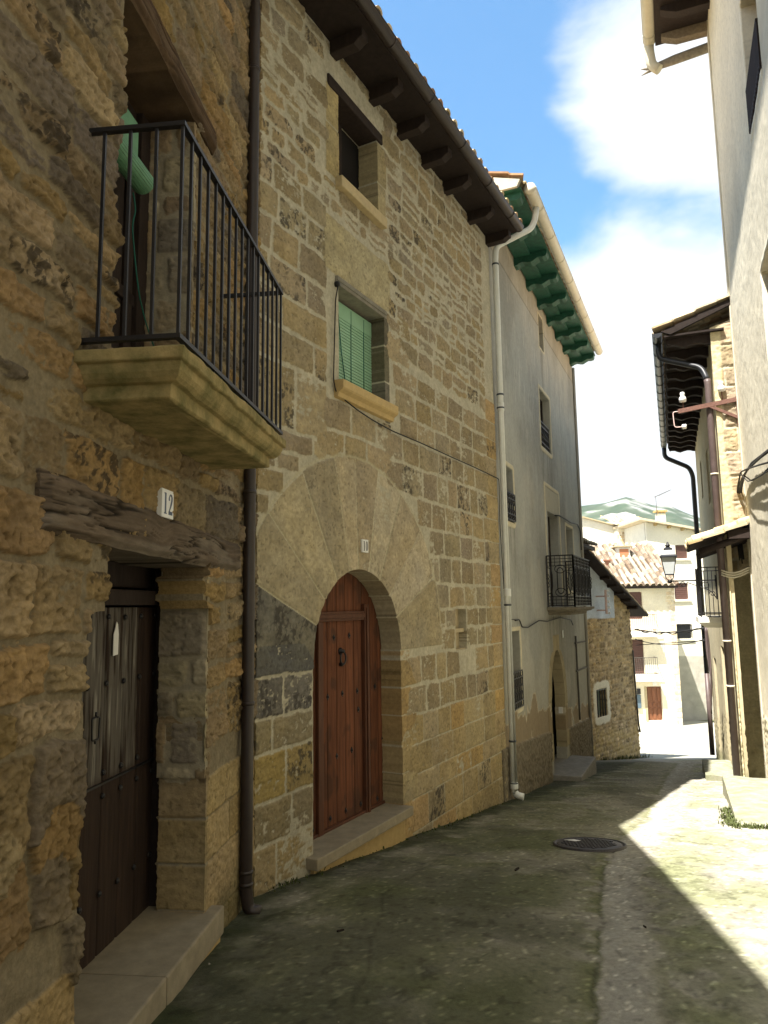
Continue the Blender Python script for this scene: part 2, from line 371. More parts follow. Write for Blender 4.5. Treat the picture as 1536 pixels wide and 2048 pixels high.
# ------------------------------------------------------------------ masonry
class Stones:
    """stones laid as rectangles (or arch wedges) on a wall; gives height and colour at any (u,v)"""
    def __init__(s, seed): s.r = random.Random(seed); s.items = []
    def add(s, u0, u1, v0, v1, **k):
        d = dict(u0=u0, u1=u1, v0=v0, v1=v1, rad=.02, gap=.008, h=.012, tilt=.01, kind='a', col=None, warp=1.); d.update(k); s.items.append(d)
    def rows(s, u0, u1, vs, wmin, wmax, skip=None, split=0., **k):
        for a, b in zip(vs[:-1], vs[1:]):
            x = u0 - s.r.uniform(0, wmin)
            while x < u1:
                wd = s.r.uniform(wmin, wmax) * (.7 + .3 * (b - a) / .25)
                x2 = x + wd
                if u1 - x2 < wmin * .5: x2 = u1 + .02
                if not (skip and skip((x + x2) / 2, (a + b) / 2)):
                    kk = dict(k); 
                    if split and s.r.random() < split and b - a > .15:
                        m = a + (b - a) * s.r.uniform(.4, .6)
                        s.add(x, x2, a, m, **kk); s.add(x, x2, m, b, **kk)
                    else: s.add(x, x2, a, b, **kk)
                x = x2
    def eval(s, U, V, warp_amp, warp_scale, seed, pal, mortar, mort_h=.004, mort_n=.006, edge=.02, rough=.004, stain=.05, dark=lin(60, 56, 48), mscale=9., jit=(.80, 1.14), ridge=0.):
        nu, nv = U.shape
        wu = (fbm(U * warp_scale, V * warp_scale, 3, seed) - .5) * 2 * warp_amp + (fbm(U * warp_scale * 4, V * warp_scale * 4, 2, seed + 9) - .5) * warp_amp * .6
        wv = (fbm(U * warp_scale, V * warp_scale, 3, seed + 50) - .5) * 2 * warp_amp + (fbm(U * warp_scale * 4, V * warp_scale * 4, 2, seed + 59) - .5) * warp_amp * .6
        best = np.full(U.shape, 1.); sid = np.full(U.shape, -1, int); lu = np.zeros(U.shape); lv = np.zeros(U.shape)
        ua = U[:, 0]; va = V[0, :]; uax = np.linspace(U.min(), U.max(), nu); vax = np.linspace(V.min(), V.max(), nv)
        for i, t in enumerate(s.items):
            m = warp_amp * 1.6 * max(1., t['warp']) + .05
            if t['kind'] == 'w':
                cu, cv, r0, r1, a0, a1 = t['arc']; bu0, bu1, bv0, bv1 = cu - r1, cu + r1, cv - r1, cv + r1
            else: bu0, bu1, bv0, bv1 = t['u0'], t['u1'], t['v0'], t['v1']
            i0 = np.searchsorted(uax, bu0 - m); i1 = np.searchsorted(uax, bu1 + m); j0 = np.searchsorted(vax, bv0 - m); j1 = np.searchsorted(vax, bv1 + m)
            if i1 <= i0 or j1 <= j0: continue
            sl = (slice(i0, i1), slice(j0, j1))
            k = t['warp']; x = U[sl] + wu[sl] * k; y = V[sl] + wv[sl] * k
            if t['kind'] == 'w':
                rr = np.hypot(x - cu, y - cv); an = np.arctan2(y - cv, x - cu)
                px = (an - (a0 + a1) / 2) * rr; py = rr - (r0 + r1) / 2
                hx = (a1 - a0) / 2 * rr; hy = (r1 - r0) / 2
            else:
                px = x - (bu0 + bu1) / 2; py = y - (bv0 + bv1) / 2; hx = (bu1 - bu0) / 2; hy = (bv1 - bv0) / 2
            r = t['rad']; g = t['gap']
            qx = np.abs(px) - hx + g + r; qy = np.abs(py) - hy + g + r
            d = np.hypot(np.maximum(qx, 0), np.maximum(qy, 0)) + np.minimum(np.maximum(qx, qy), 0) - r
            up = d < best[sl]
            best[sl] = np.where(up, d, best[sl]); sid[sl] = np.where(up, i, sid[sl])
            lu[sl] = np.where(up, px, lu[sl]); lv[sl] = np.where(up, py, lv[sl])
        n = len(s.items); rr = random.Random(seed + 3)
        hh = np.array([t['h'] * rr.uniform(.6, 1.4) for t in s.items] + [0.]); tu = np.array([rr.uniform(-1, 1) * t['tilt'] for t in s.items] + [0.]); tv = np.array([rr.uniform(-1, 1) * t['tilt'] for t in s.items] + [0.])
        rg = np.array([t.get('rough', 1.) for t in s.items] + [1.])
        cc = []
        st = np.array([(1. if rr.random() < t.get('stain', stain) else 0.) for t in s.items] + [0.])
        for t in s.items:
            if t['col'] is not None: c = t['col']; j = rr.uniform(.93, 1.07)
            else: c = rr.choice(pal); j = rr.uniform(*jit)
            cc.append((c[0] * j, c[1] * j, c[2] * j * rr.uniform(.92, 1.06)))
        cc = np.array(cc + [mortar])
        edg = np.array([t.get('edge', edge) for t in s.items] + [edge])
        ins = np.clip(-best / edg[sid], 0, 1); ins = np.sqrt(np.clip(ins * (2 - ins), 0, 1))
        n1 = fbm(U * 7, V * 7, 4, seed + 20); n2 = fbm(U * 26, V * 34, 4, seed + 21); n3 = fbm(U * 60, V * 60, 2, seed + 22)
        hs = ins * hh[sid] + lu * tu[sid] * 2 + lv * tv[sid] * 2 + ((n1 - .5) * 1.5 + (n2 - .5) * 1.2 + (n3 - .5) * .55 + (fbm(U * 11, V * 46, 4, seed + 25) - .5) * 1.1) * rough * 2.0 * rg[sid] - (1 - ins) * .012
        if ridge:
            rd = 1 - np.abs(fbm(U * 7 + wu * 20, V * 15 + wv * 20, 4, seed + 26, .55) * 2 - 1); r2 = 1 - np.abs(fbm(U * 19, V * 33, 3, seed + 27) * 2 - 1)
            hs = hs + ((rd - .75) * 1.0 + (r2 - .75) * .5) * ridge * rg[sid] * ins
        pits = sst(fbm(U * 45, V * 45, 2, seed + 24), .70, .80); hs = hs - pits * rough * 1.1 * rg[sid]
        mh = mort_h + (fbm(U * mscale, V * mscale, 4, seed + 30) - .45) * mort_n * 2.2 + (n3 - .5) * .0025
        hs = np.where(best > .03, -.05, hs)
        isst = sst(hs - mh, -.0012, .0022)
        h = np.maximum(hs, mh)
        sc = cc[sid] * (0.74 + .52 * n1[..., None]) * (.80 + .40 * n2[..., None]) * (.90 + .20 * n3[..., None])
        gr = fbm(U * 3.1, V * 3.1, 3, seed + 40)[..., None]
        sc = sc * (1 + (gr - .5) * np.array([.13, .06, -.15]))
        sc = sc * (1 - .35 * pits[..., None])
        sp = sst(fbm(U * 30, V * 22, 4, seed + 41, .65), .47, .56) * sst(fbm(U * 6, V * 6, 3, seed + 42), .36, .56) * st[sid]
        sc = sc * (1 - sp[..., None] * .8) + np.array(dark) * sp[..., None] * .8
        sc = sc * np.array([.985, 1.0, 1.13]); mortar = np.array(mortar) * np.array([.985, 1.0, 1.10])
        mc = np.array(mortar) * (.80 + .40 * fbm(U * 12, V * 12, 4, seed + 31)[..., None])
        c = mc * (1 - isst[..., None]) + sc * isst[..., None]
        return h, c, sid, best

# ------------------------------------------------------------------ ground
def lerp3(a, b, t): return a * (1 - t[..., None]) + np.array(b) * t[..., None]
def build_ground():
    xs = np.concatenate([np.linspace(-400, -14, 14), np.linspace(-12, -3, 12), np.arange(-2.8, 8.0, .022), np.arange(8.05, 16, .12), np.linspace(16.5, 40, 30), np.linspace(45, 400, 14)])
    ys = np.concatenate([np.linspace(-30, -6, 8), np.arange(-5, 2.4, .15), np.arange(2.4, 11, .022), np.arange(11.03, 20, .045), np.arange(20.1, 34, .14), np.linspace(34.5, 60, 40), np.linspace(64, 300, 16)])
    X, Y = np.meshgrid(xs, ys, indexing='ij')
    Z = ground_z(Y)
    for k in (-1, 1): Z = Z + .5 * (ground_z(Y + .9 * k) - ground_z(Y)) * .5
    n1 = fbm(X * 1.1, Y * 1.1, 4, 3); n2 = fbm(X * 6, Y * 6, 4, 5); n3 = fbm(X * 28, Y * 28, 3, 8); n4 = fbm(X * .5, Y * .5, 3, 13)
    near = (np.abs(X) < 9) & (Y > -5) & (Y < 34)
    Z = Z + np.where(near, (n1 - .5) * .05 + (n2 - .5) * .014 + (n3 - .5) * .005, 0)
    xl = np.where(Y < 5.5, -.9985 + (Y - 5.5) * .1055, -.9985 + (Y - 5.5) * .536); dl = X - xl
    sxp = np.interp(Y, [0, 2.9, 3.54, 5.8, 6.4, 7.2, 8.6, 10.5, 13.2, 18], [-.05, .70, .92, 1.58, 1.80, 2.15, 2.95, 3.75, 4.85, 7.0])
    ds = X - sxp + (n2 - .5) * .10 + (n1 - .5) * .10
    bed = np.exp(-(((X - 1.89) ** 2 + (Y - 7.2) ** 2) / .45 ** 2) ** 2); Z = Z * (1 - bed) + ground_z(Y) * bed
    # shallow drain beside the seam
    Z = Z - .018 * np.exp(-(ds / .25) ** 2) * near * (1 - bed)
    Z = Z + np.where((ds > 0) & (ds < .004), 0, 0)
    conc = np.array([.36, .34, .275]); c = np.broadcast_to(conc, X.shape + (3,)) * (.62 + .76 * n1[..., None]) * (.75 + .50 * n2[..., None]) * (.82 + .36 * n3[..., None])
    c = lerp3(c, (.36, .34, .28), sst(n4, .42, .62) * .6)
    moss = (.130, .132, .068); deep = (.038, .046, .020)
    mband = np.exp(-np.clip(-ds, 0, 9) / .42) * (ds < .02) * sst(n2 + n1 * .4, .40, .75)                   # moss along the drain's left edge
    c = lerp3(c, (.105, .118, .032), np.clip(mband, 0, 1) * .85)
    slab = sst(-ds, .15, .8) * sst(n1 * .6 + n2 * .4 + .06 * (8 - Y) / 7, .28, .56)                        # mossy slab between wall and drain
    shade_tone = sst(-ds, -.02, .35) * (Y < 20); c = lerp3(c, (.250, .236, .172), shade_tone * .78)  # shade of the unlit left street put into the colour, beneath the real moss
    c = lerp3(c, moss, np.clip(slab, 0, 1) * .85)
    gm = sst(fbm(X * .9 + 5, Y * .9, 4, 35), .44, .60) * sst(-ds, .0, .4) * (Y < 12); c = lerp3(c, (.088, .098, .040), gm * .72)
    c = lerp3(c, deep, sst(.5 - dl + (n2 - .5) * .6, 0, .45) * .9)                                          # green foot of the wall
    dk = sst(fbm(X * 1.7 + 3, Y * 1.7, 4, 31), .5, .66) * (ds < -.1)
    c = lerp3(c, (.085, .082, .058), dk * .5)
    strip = sst(ds, -.03, .10) * (1 - sst(ds, .16, .42)) * (Y < 6.6) + sst(ds, -.05, .0) * (1 - sst(ds, .08, .2)) * (Y >= 6.6)
    c = lerp3(c, (.36, .345, .295), np.clip(strip, 0, 1) * (.55 + .4 * sst(n2, .35, .6)))
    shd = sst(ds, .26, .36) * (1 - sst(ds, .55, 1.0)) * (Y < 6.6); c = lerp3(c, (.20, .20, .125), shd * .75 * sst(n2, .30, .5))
    rs = sst(ds, .3, .5) * sst(fbm(X * 1.3, Y * 1.3, 4, 44), .40, .62)
    c = lerp3(c, (.21, .23, .11), rs * .60)
    sp_ = sst(fbm(X * 11, Y * 11, 4, 47), .50, .64) * (ds > .2); c = c * (1 - .22 * sp_[..., None])                                                              # thin algae on the sunny side
    crack = np.exp(-((ds + .004) / .010) ** 2) * (Y < 7.2) * (Y > 2)
    c = c * (1 - .45 * crack[..., None]); Z = Z - crack * .006
    # joints across the slabs and a second hairline
    j2 = np.exp(-((X - xl - .95 - (n1 - .5) * .25 + (Y - 5) * .06) / .010) ** 2) * (Y < 6.5) * (Y > 2.6)
    c = c * (1 - .30 * j2[..., None])
    for yj in (8.35, 10.9):
        jj = np.exp(-((Y - yj + .35 * (X - 1.2) - (n1 - .5) * .2) / .014) ** 2) * (dl < 1.9) * (dl > 0); c = c * (1 - .32 * jj[..., None])
    lt = sst(fbm(X * 34, Y * 34, 2, 61), .74, .80); c = c * (1 + .8 * lt[..., None])                 # exposed grit
    dt = sst(fbm(X * 17, Y * 17, 3, 71), .64, .74); c = c * (1 - .34 * dt[..., None])
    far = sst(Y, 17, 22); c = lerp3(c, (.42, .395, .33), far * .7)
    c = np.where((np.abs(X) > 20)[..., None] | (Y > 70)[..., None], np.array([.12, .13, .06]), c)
    Pt = np.stack([X, Y, Z], -1)
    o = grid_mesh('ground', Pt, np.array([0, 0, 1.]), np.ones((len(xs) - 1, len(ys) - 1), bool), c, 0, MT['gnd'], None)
    o['kind'] = 'structure'; return o
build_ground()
def gz(x, y): return float(ground_z(y))

def build_hill():
    xs = np.linspace(-900, 1900, 260); ys = np.linspace(330, 2300, 200)
    X, Y = np.meshgrid(xs, ys, indexing='ij')
    # ridge height seen from the street, by bearing, at about 1500 m
    prof_px = np.array([-500, 400, 900, 1100, 1160, 1200, 1230, 1256, 1285, 1312, 1345, 1390, 1460, 1700, 2300])
    prof_y = np.array([1120, 1080, 1040, 1018, 1007, 1003, 997, 991, 1001, 1011, 1012, 1031, 1060, 1100, 1140])
    bx = (prof_px - CX) / F; hz = (1206 - prof_y) / F * 1500
    b = X / Y
    ridge = np.interp(b, bx, hz)
    t = np.clip((Y - 330) / 1170, 0, 1); Z = -40 + (ridge + 40) * (t ** 1.35)
    Z = np.where(Y > 1500, ridge - (Y - 1500) * .18, Z)
    n = fbm(X / 160, Y / 160, 5, 90); n2 = fbm(X / 45, Y / 45, 5, 93); n3 = fbm(X / 18, Y / 18, 3, 97)
    Z = Z + ((n - .5) * 34 + (n2 - .5) * 16 + (n3 - .5) * 6) * np.clip(t, 0, 1) * np.where(np.abs(Y - 1500) < 120, .35, 1)
    c = np.broadcast_to(np.array([.065, .085, .050]), X.shape + (3,)) * (.55 + .9 * n2[..., None])
    rock = sst(n2 * .55 + n * .45 + .07 * np.exp(-((b - .335) / .03) ** 2) + .02 * t, .57, .63)
    c = lerp3(c, (.30, .295, .27), rock * .85)
    c = lerp3(c, (.030, .055, .025), sst(n3, .5, .6) * (1 - rock) * .6)
    o = grid_mesh('hill', np.stack([X, Y, Z], -1), np.array([0, 0, 1.]), np.ones((259, 199), bool), c, 0, MT['hill'], None)
    o['kind'] = 'structure'
build_hill()

# ------------------------------------------------------------------ shared house pieces
def tile_roof(name, fr, u0, u1, w0, v0, slope, length, parent, pal, period=.23, step=.36, amp=.05, res=.028, seed=1, back=False):
    s = R_(slope); n = np.array(fr.n); z = np.array([0, 0, 1.])
    ev = -n * math.cos(s) + z * math.sin(s); en = n * math.sin(s) + z * math.cos(s)
    O = fr.P(0, v0, w0)
    pal = np.array(pal)
    def fn(U, V):
        k = np.floor(U / period); rowj = _h(k.astype(int), k.astype(int) * 0 + 3, seed) * step
        Uw = U + (fbm(U * 2, V * 1.5, 2, seed) - .5) * .05
        t = (Uw / period - np.floor(Uw / period)) - .5
        cover = np.abs(t) < .31
        a = np.where(cover, amp * np.sqrt(np.clip(1 - (t / .31) ** 2, 0, 1)), -amp * .55 * np.sqrt(np.clip(1 - ((np.abs(t) - .5) / .2) ** 2, 0, 1)))
        vv = (V + np.where(cover, rowj, rowj * .5)) / step; row = np.floor(vv); fr_ = vv - row
        h = a + .022 * (1 - fr_) + (_h(k.astype(int), row.astype(int), seed + 5) - .5) * .016
        i = np.floor(_h(k.astype(int) * 2 + cover, row.astype(int), seed + 7) * .999 * len(pal)).astype(int)
        c = pal[i] * (.75 + .5 * _h(k.astype(int), row.astype(int), seed + 9))[..., None] * (.8 + .4 * fbm(U * 9, V * 9, 3, seed + 2))[..., None]
        c = c * (1 - .5 * (fr_ > .94)[..., None])
        c = c * (1 - .30 * (~cover)[..., None]) * (1 - .5 * ((~cover) & (np.abs(np.abs(t) - .35) < .05))[..., None])  # channel tiles darkened: shade of the gaps put into the colour
        return h, c
    return relief(name, O, fr.d, ev, en, u0, u1, 0, length, res, fn, MT['tile'], parent, skirt=.03)
PAL_OLD = [lin(196, 176, 140), lin(178, 150, 118), lin(205, 190, 160), lin(168, 132, 100), lin(188, 168, 128)]
def gutter(name, fr, u0, u1, w, v, r, material, parent, joints=1.1, r_in=.85, drop=0.):
    g = MB(); sec = []
    n = 12
    for k in range(n + 1):
        a = math.pi + math.pi * k / n; sec.append((w + r * math.cos(a), v + r * math.sin(a)))
    for k in range(n + 1):
        a = 2 * math.pi - math.pi * k / n; sec.append((w + r * r_in * math.cos(a), v + r * r_in * math.sin(a)))
    va = []; k0 = len(sec)
    for (u, dv) in ((u0, 0), (u1, -drop)): va += [fr.P(u, b + dv, a) for a, b in sec]
    fs = [(i, (i + 1) % k0, k0 + (i + 1) % k0, k0 + i) for i in range(k0)]
    g.add(va, fs, False)
    for u, dv in ((u0, 0), (u1, -drop)):     # closed ends
        k = len(g.v); g.add([fr.P(u, b + dv, a) for a, b in sec[:n + 1]], [tuple(range(n + 1))])
    g.tube([fr.P(u0, v + .004, w + r * .97), fr.P(u1, v + .004 - drop, w + r * .97)], r * .13, 8)
    u = u0 + joints * .6
    while u < u1:
        pts = []
        for k in range(n + 1):
            a = math.pi + math.pi * k / n; pts.append(fr.P(u, v - drop * (u - u0) / (u1 - u0) + r * 1.04 * math.sin(a), w + r * 1.04 * math.cos(a)))
        g.tube(pts, r * .10, 6); u += joints
    return g.build(name, material, parent)
def pipe_rings(pts, r, material, parent, name='pipe_clip'):
    for p, d in pts:
        m = MB(); p = np.array(p); d = np.array(d, float)
        m.lathe(p - d * .012, [(r * 1.12, 0), (r * 1.16, .012), (r * 1.12, .024)], 14, d); m.build(name, material, parent)
def rounded_path(pts, rad, n=5):
    pts = [np.array(p, float) for p in pts]; out = [pts[0]]
    for a, b, c in zip(pts[:-2], pts[1:-1], pts[2:]):
        d1 = (a - b); d2 = (c - b); l = min(rad, np.linalg.norm(d1) * .45, np.linalg.norm(d2) * .45)
        p1 = b + d1 / np.linalg.norm(d1) * l; p2 = b + d2 / np.linalg.norm(d2) * l
        for k in range(n + 1):
            t = k / n; out.append((1 - t) ** 2 * p1 + 2 * t * (1 - t) * b + t * t * p2)
    out.append(pts[-1]); return out
def body_box(fr, u0, u1, v0, v1, depth, material, parent, w0=-.47, name='wall_body'):
    return MB().box(fr, u0, u1, v0, v1, -depth, w0).build(name, material, parent)

# ------------------------------------------------------------------ house 12
PAL12 = [lin(146, 127, 92), lin(136, 117, 82), lin(152, 134, 98), lin(128, 111, 82), lin(150, 124, 82), lin(120, 107, 82), lin(140, 119, 78), lin(112, 101, 82)]
MORT12 = lin(133, 121, 94)
def rows_rand(r, a, b, lo, hi):
    vs = [a]
    while vs[-1] < b: vs.append(vs[-1] + r.uniform(lo, hi))
    return vs
def door_leaf(fr, u0, u1, v0, v1, wpl, planks, colf, parent, name='door', seed=1, res=.008, groove=.006):
    edges = np.linspace(u0, u1, planks + 1)
    def fn(U, V):
        d = np.min(np.abs(U[..., None] - edges[1:-1]), -1)
        k = np.searchsorted(edges, U.ravel()).reshape(U.shape)
        g = np.exp(-(d / groove) ** 2)
        gr = fbm(U * 60 + k * 7.7, V * 3.2 + k * 3.1, 4, seed)
        h = -g * .012 + (gr - .5) * .004 + (_h(k, k * 0 + 1, seed) - .5) * .006
        c = colf(U, V, k, gr) * (1 - .75 * g[..., None])
        return h + wpl, c
    return wall_relief(name, fr, u0, u1, v0, v1, res, fn, MT['wood'], parent, None, .05)
def stud(fr, u, v, w, r, parent, sides=8, name='stud'):
    m = MB(); m.lathe(fr.P(u, v, w - .004), [(r, 0), (r * .85, r * .45), (r * .4, r * .75), (.001, r * .85)], sides, fr.n)
    return m.build(name, MT['iron'], parent)

h12 = thing('stone_house', 'rubble stone house with plain barred iron balcony and old beam over a weathered plank door', 'house', W12.P(-2, -.5))
def build_h12():
    S = Stones(12); r = random.Random(5)
    vs = rows_rand(r, -.9, 1.0, .24, .36); vs = vs + rows_rand(r, vs[-1], 2.4, .16, .30)[1:]; vs = vs + rows_rand(r, vs[-1], 7.6, .11, .22)[1:]
    big = dict(rad=.020, gap=.015, h=.023, tilt=.038)
    S.add(-2.80, -2.42, .62, 1.00, rad=.05, gap=.02, h=.03, tilt=.02); S.add(-3.5, -2.84, .55, .98, rad=.05, gap=.02, h=.03)
    S.rows(-4.4, .12, vs, .22, .66, skip=lambda u, v: (u > -1.05 and v < .62) or (u < -2.34 and v < .24), split=.22, **big)
    new = dict(rad=.006, gap=.004, h=.016, tilt=.002, rough=.35, stain=0., warp=.12, edge=.008)
    cs = [-.62, -.26, .10, .36, .60]
    for i, (a, b) in enumerate(zip(cs[:-1], cs[1:])):
        m = -.42 + (.18 if i % 2 else -.12)
        S.add(-1.05, m, a, b, col=lin(160, 140, 98), **new); S.add(m, .12, a, b, col=lin(150, 130, 88), **new)
    for a, b in ((-.75, -.12), (-.12, .23)):
        S.items = [t for t in S.items if not (t['u1'] < -2.30 and t['v0'] < .20 and t['kind'] == 'a' and t['warp'] == 1.)] if a < -.5 else S.items
        S.add(-4.4, -2.9 if a < -.5 else -3.3, a, b, col=lin(152, 132, 88), **new); S.add(-2.9 if a < -.5 else -3.3, -2.36, a, b, col=lin(156, 134, 90), **new)
    def fn(U, V):
        h, c, sid, best = S.eval(U, V, .040, 3.6, 21, PAL12, MORT12, mort_h=.0020, mort_n=.0080, edge=.014, rough=.0105, stain=.14, dark=lin(60, 54, 44), ridge=.017)
        low = sst(-.05 - V + (fbm(U * 3, V * 3, 3, 7) - .5) * .3, 0, .3)
        c = lerp3(c, (.05, .055, .022), low * .6)
        return h, c
    wob = lambda U, V: (fbm(U * 6, V * 6, 1, 77) - .5) * .055
    dA = box_sd(-2.455, -1.0, -1.2, 1.60); dB = box_sd(-2.30, -1.08, 1.0, 1.93); bw = box_sd(-2.32, -1.36, 2.70, 4.62)
    lowj = box_sd(-2.455, -.97, -1.2, .60)
    def holes(U, V):
        wv = wob(U, V)
        wv = np.where((U < -1.9) & (V > .2), wv * 1.25, np.where(V < .62, wv * .05, wv * .35))
        return np.minimum(np.minimum(np.minimum(dA(U, V), dB(U, V)), lowj(U, V)) + wv, bw(U, V) + np.where(U < -1.9, wv * 1.0, wv * .4))
    wall = wall_relief('wall', W12, -3.9, .03, -.85, 7.15, .0066, fn, MT['stone_near'], h12, holes, .30)
    MB().box(W12, -14, -3.9, -1.0, 7.15, -.4, .0).build('side_wall', MT['ochre'], h12)
    body_box(W12, -14, -2.6, -1.0, 7.15, 5.5, MT['greystone'], h12, w0=-.55); body_box(W12, -2.6, -.3, -1.0, 7.1, 5.5, MT['dark'], h12, w0=-.62, name='inner_wall')
    # jamb faces of the two openings, laid in stone
    SJ = Stones(31); rj = random.Random(3)
    SJ.rows(-.02, .36, rows_rand(rj, -.7, 5.2, .14, .30), .16, .34, rad=.03, gap=.012, h=.016, tilt=.02, skip=lambda u, v: v < .60)
    for a, b in zip([-.62, -.16, .10, .36], [-.16, .10, .36, .60]): SJ.add(-.05, .5, a, b, col=lin(150, 132, 94), **new)
    def fj(U, V):
        h, c, _, _ = SJ.eval(U, V, .022, 4., 61, [lin(146, 132, 102), lin(136, 118, 88), lin(160, 148, 116), lin(126, 116, 94)], lin(148, 138, 112), edge=.03, rough=.006, stain=.0)
        return h, c
    relief('door_jamb', W12.P(-1.005, 0, 0.012), -W12.n, (0, 0, 1), -W12.d, 0, .30, .60, 1.86, .009, fj, MT['stone'], h12, None, .04)
    relief('door_jamb', W12.P(-.975, 0, 0.014), -W12.n, (0, 0, 1), -W12.d, 0, .29, -.5, .60, .009, fj, MT['stone'], h12, None, .04)
    relief('window_jamb', W12.P(-1.372, 0, 0.012), -W12.n, (0, 0, 1), -W12.d, 0, .29, 2.68, 4.62, .009, fj, MT['stone'], h12, None, .04)
    # lintel over the street door
    def beam(name, u0, u1, fb, ft, w0, skirt, seed, pal, crackamt=1.):
        def sd(U, V):
            ed = (fbm(U * 3, V * 0 + 3, 2, seed) - .5) * .035
            b = np.interp(U, [u0, u1], fb) + ed; t = np.interp(U, [u0, u1], ft) + (fbm(U * 3, V * 0 + 9, 2, seed + 4) - .5) * .03
            return np.maximum(np.maximum(b - V, V - t), np.maximum(u0 + (fbm(V * 9, V * 0, 2, seed) - .5) * .03 - U, U - u1))
        def fnb(U, V):
            bend = (fbm(U * 1.6, V * 1.6, 3, seed + 1) - .5) * .10 + .030 * np.exp(-((U - (u0 * .56 + u1 * .44)) / .10) ** 2)
            y = V + bend
            gr = fbm(U * 1.6, y * 46, 4, seed + 2, .6); g2 = fbm(U * 4, y * 120, 3, seed + 3)
            cr = np.maximum(sst(1 - np.abs(fbm(U * 1.0, y * 15, 3, seed + 5) - .5) * 2, .93, .99), .7 * sst(1 - np.abs(fbm(U * 2.6, y * 44, 3, seed + 6) - .5) * 2, .90, .98) * sst(fbm(U * 3, V * 8, 3, seed + 7), .40, .55)) * crackamt
            edge = sst(-sd(U, V), 0, .035)
            h = w0 + (gr - .5) * .008 + (g2 - .5) * .007 - cr * .014 - (1 - edge) * .03
            c = np.array(pal[0]) * (.55 + .9 * gr[..., None]) * (.75 + .5 * g2[..., None])
            c = lerp3(c, pal[1], sst(fbm(U * 2, V * 9, 3, seed + 8), .5, .7) * .6) * (1 - .8 * cr[..., None])
            return h, c
        return wall_relief(name, W12, u0, u1, min(fb) - .04, max(ft) + .04, .006, fnb, MT['beamw'], h12, lambda U, V: -sd(U, V), skirt)
    beam('lintel_beam', -2.86, -.44, (1.885, 1.842), (2.125, 2.05), .052, .36, 40, (lin(98, 86, 73), lin(122, 113, 101)))
    beam('balcony_lintel', -2.52, -1.06, (4.60, 4.58), (4.80, 4.74), .05, .40, 48, (lin(84, 68, 52), lin(106, 90, 72)), .5)
    # street door
    uL, uR = -2.62, W12.uv(300, 1700, -.36)[0]
    mid = W12.uv(240, 1548, -.36)[1]; top = W12.uv(250, 1215, -.36)[1]
    def dcol(U, V, k, gr):
        worn = sst(V - mid, -.02, .06) * sst((W12.uv(262, 1400, -.36)[0] + .03) - U + (gr - .5) * .20 + (fbm(U * 5, V * 1.2, 3, 5) - .5) * .25, -.05, .12)
        c = np.broadcast_to(np.array([.034, .021, .015]), U.shape + (3,)) * (.6 + .8 * gr[..., None])
        g = np.array([.105, .093, .078]) * (.6 + .75 * gr[..., None])
        c = lerp3(c, g, np.clip(worn, 0, 1) * sst(gr, .30, .5))
        c = lerp3(c, (.30, .285, .24), sst(gr, .68, .78) * np.clip(worn, 0, 1) * .5)
        return c
    d = door_leaf(W12, uL, uR, -.30, top, -.36, 8, dcol, h12, seed=9, groove=.005)
    m = MB(); m.box(W12, uL, uR, mid - .006, mid + .006, -.365, -.345); m.build('rail_joint', MT['iron'], d)
    m = MB(); m.box(W12, uL, uR, -.27, -.20, -.355, -.325); m.build('kick_rail', MT['darkwood'], d, .006)
    n0 = 9
    for vv in (top - .055, .5 * (top + mid) + .05, mid + .05, mid - .07, mid - .56):
        for i in range(n0): stud(W12, uL + .06 + (uR - uL - .10) * i / (n0 - 1), vv + .003 * (i % 3), -.347, .017, d)
    m = MB(); c_ = W12.uv(182, 1458, -.35); 
    P = lambda a, b: W12.P(c_[0] + a, c_[1] + b, -.325)
    m.tube(rounded_path([P(0, .060), P(.035, .055), P(.040, .05), P(.036, -.045), P(.03, -.055), P(-.03, -.055), P(-.036, -.045), P(-.040, .05), P(-.035, .055), P(0, .060)], .012, 3), .0055, 6)
    m.tube([P(0, .085), P(0, .058)], .006, 6); m.tube([P(0, -.055), P(0, -.075)], .006, 6); m.build('door_pull', MT['iron'], d)
    m = MB(); c_ = W12.uv(230, 1280, -.35)
    m.prism([W12.P(c_[0] - .035 + x, c_[1] + y, -.346) for x, y in ((.005, -.085), (.06, -.08), (.062, .03), (.05, .085), (.035, .10), (.02, .06), (.004, .03))], W12.n * .004); m.build('torn_paper_label', MT['paper'], d)
    m = MB(); fu0 = uR; fu1 = -.86
    m.box(W12, fu0, fu0 + .10, -.30, 1.9, -.42, -.30); m.box(W12, fu0 + .115, fu1, -.30, 1.9, -.44, -.36)
    m.box(W12, uL, fu0, top + .012, top + .10, -.42, -.30); m.box(W12, uL, fu0 + .1, top + .115, 1.9, -.44, -.37); m.build('door_frame', MT['darkwood'], h12, .008)
    # threshold slab
    zt = -.165
    m = MB(); m.box(W12, -3.2, -1.72, zt - .16, zt, -.42, .095); m.box(W12, -1.712, -.86, zt - .16, zt - .002, -.42, .095); m.build('door_step', MT['stepstone'], h12, .012)
    m = MB(); m.box(W12, -3.2, -.86, -1.0, zt - .16, -.3, .075); m.build('step_riser', MT['ochre'], h12, .01)
    # balcony
    m = MB(); sec = [(.095, 2.472), (.085, 2.480), (.085, 2.535), (.060, 2.539), (.042, 2.553), (.028, 2.573), (.022, 2.598), (.022, 2.611), (.004, 2.615), (0, 2.621), (0, 2.664), (.008, 2.672)]
    
    n = 40; vs_ = []; fs_ = []; ring = None
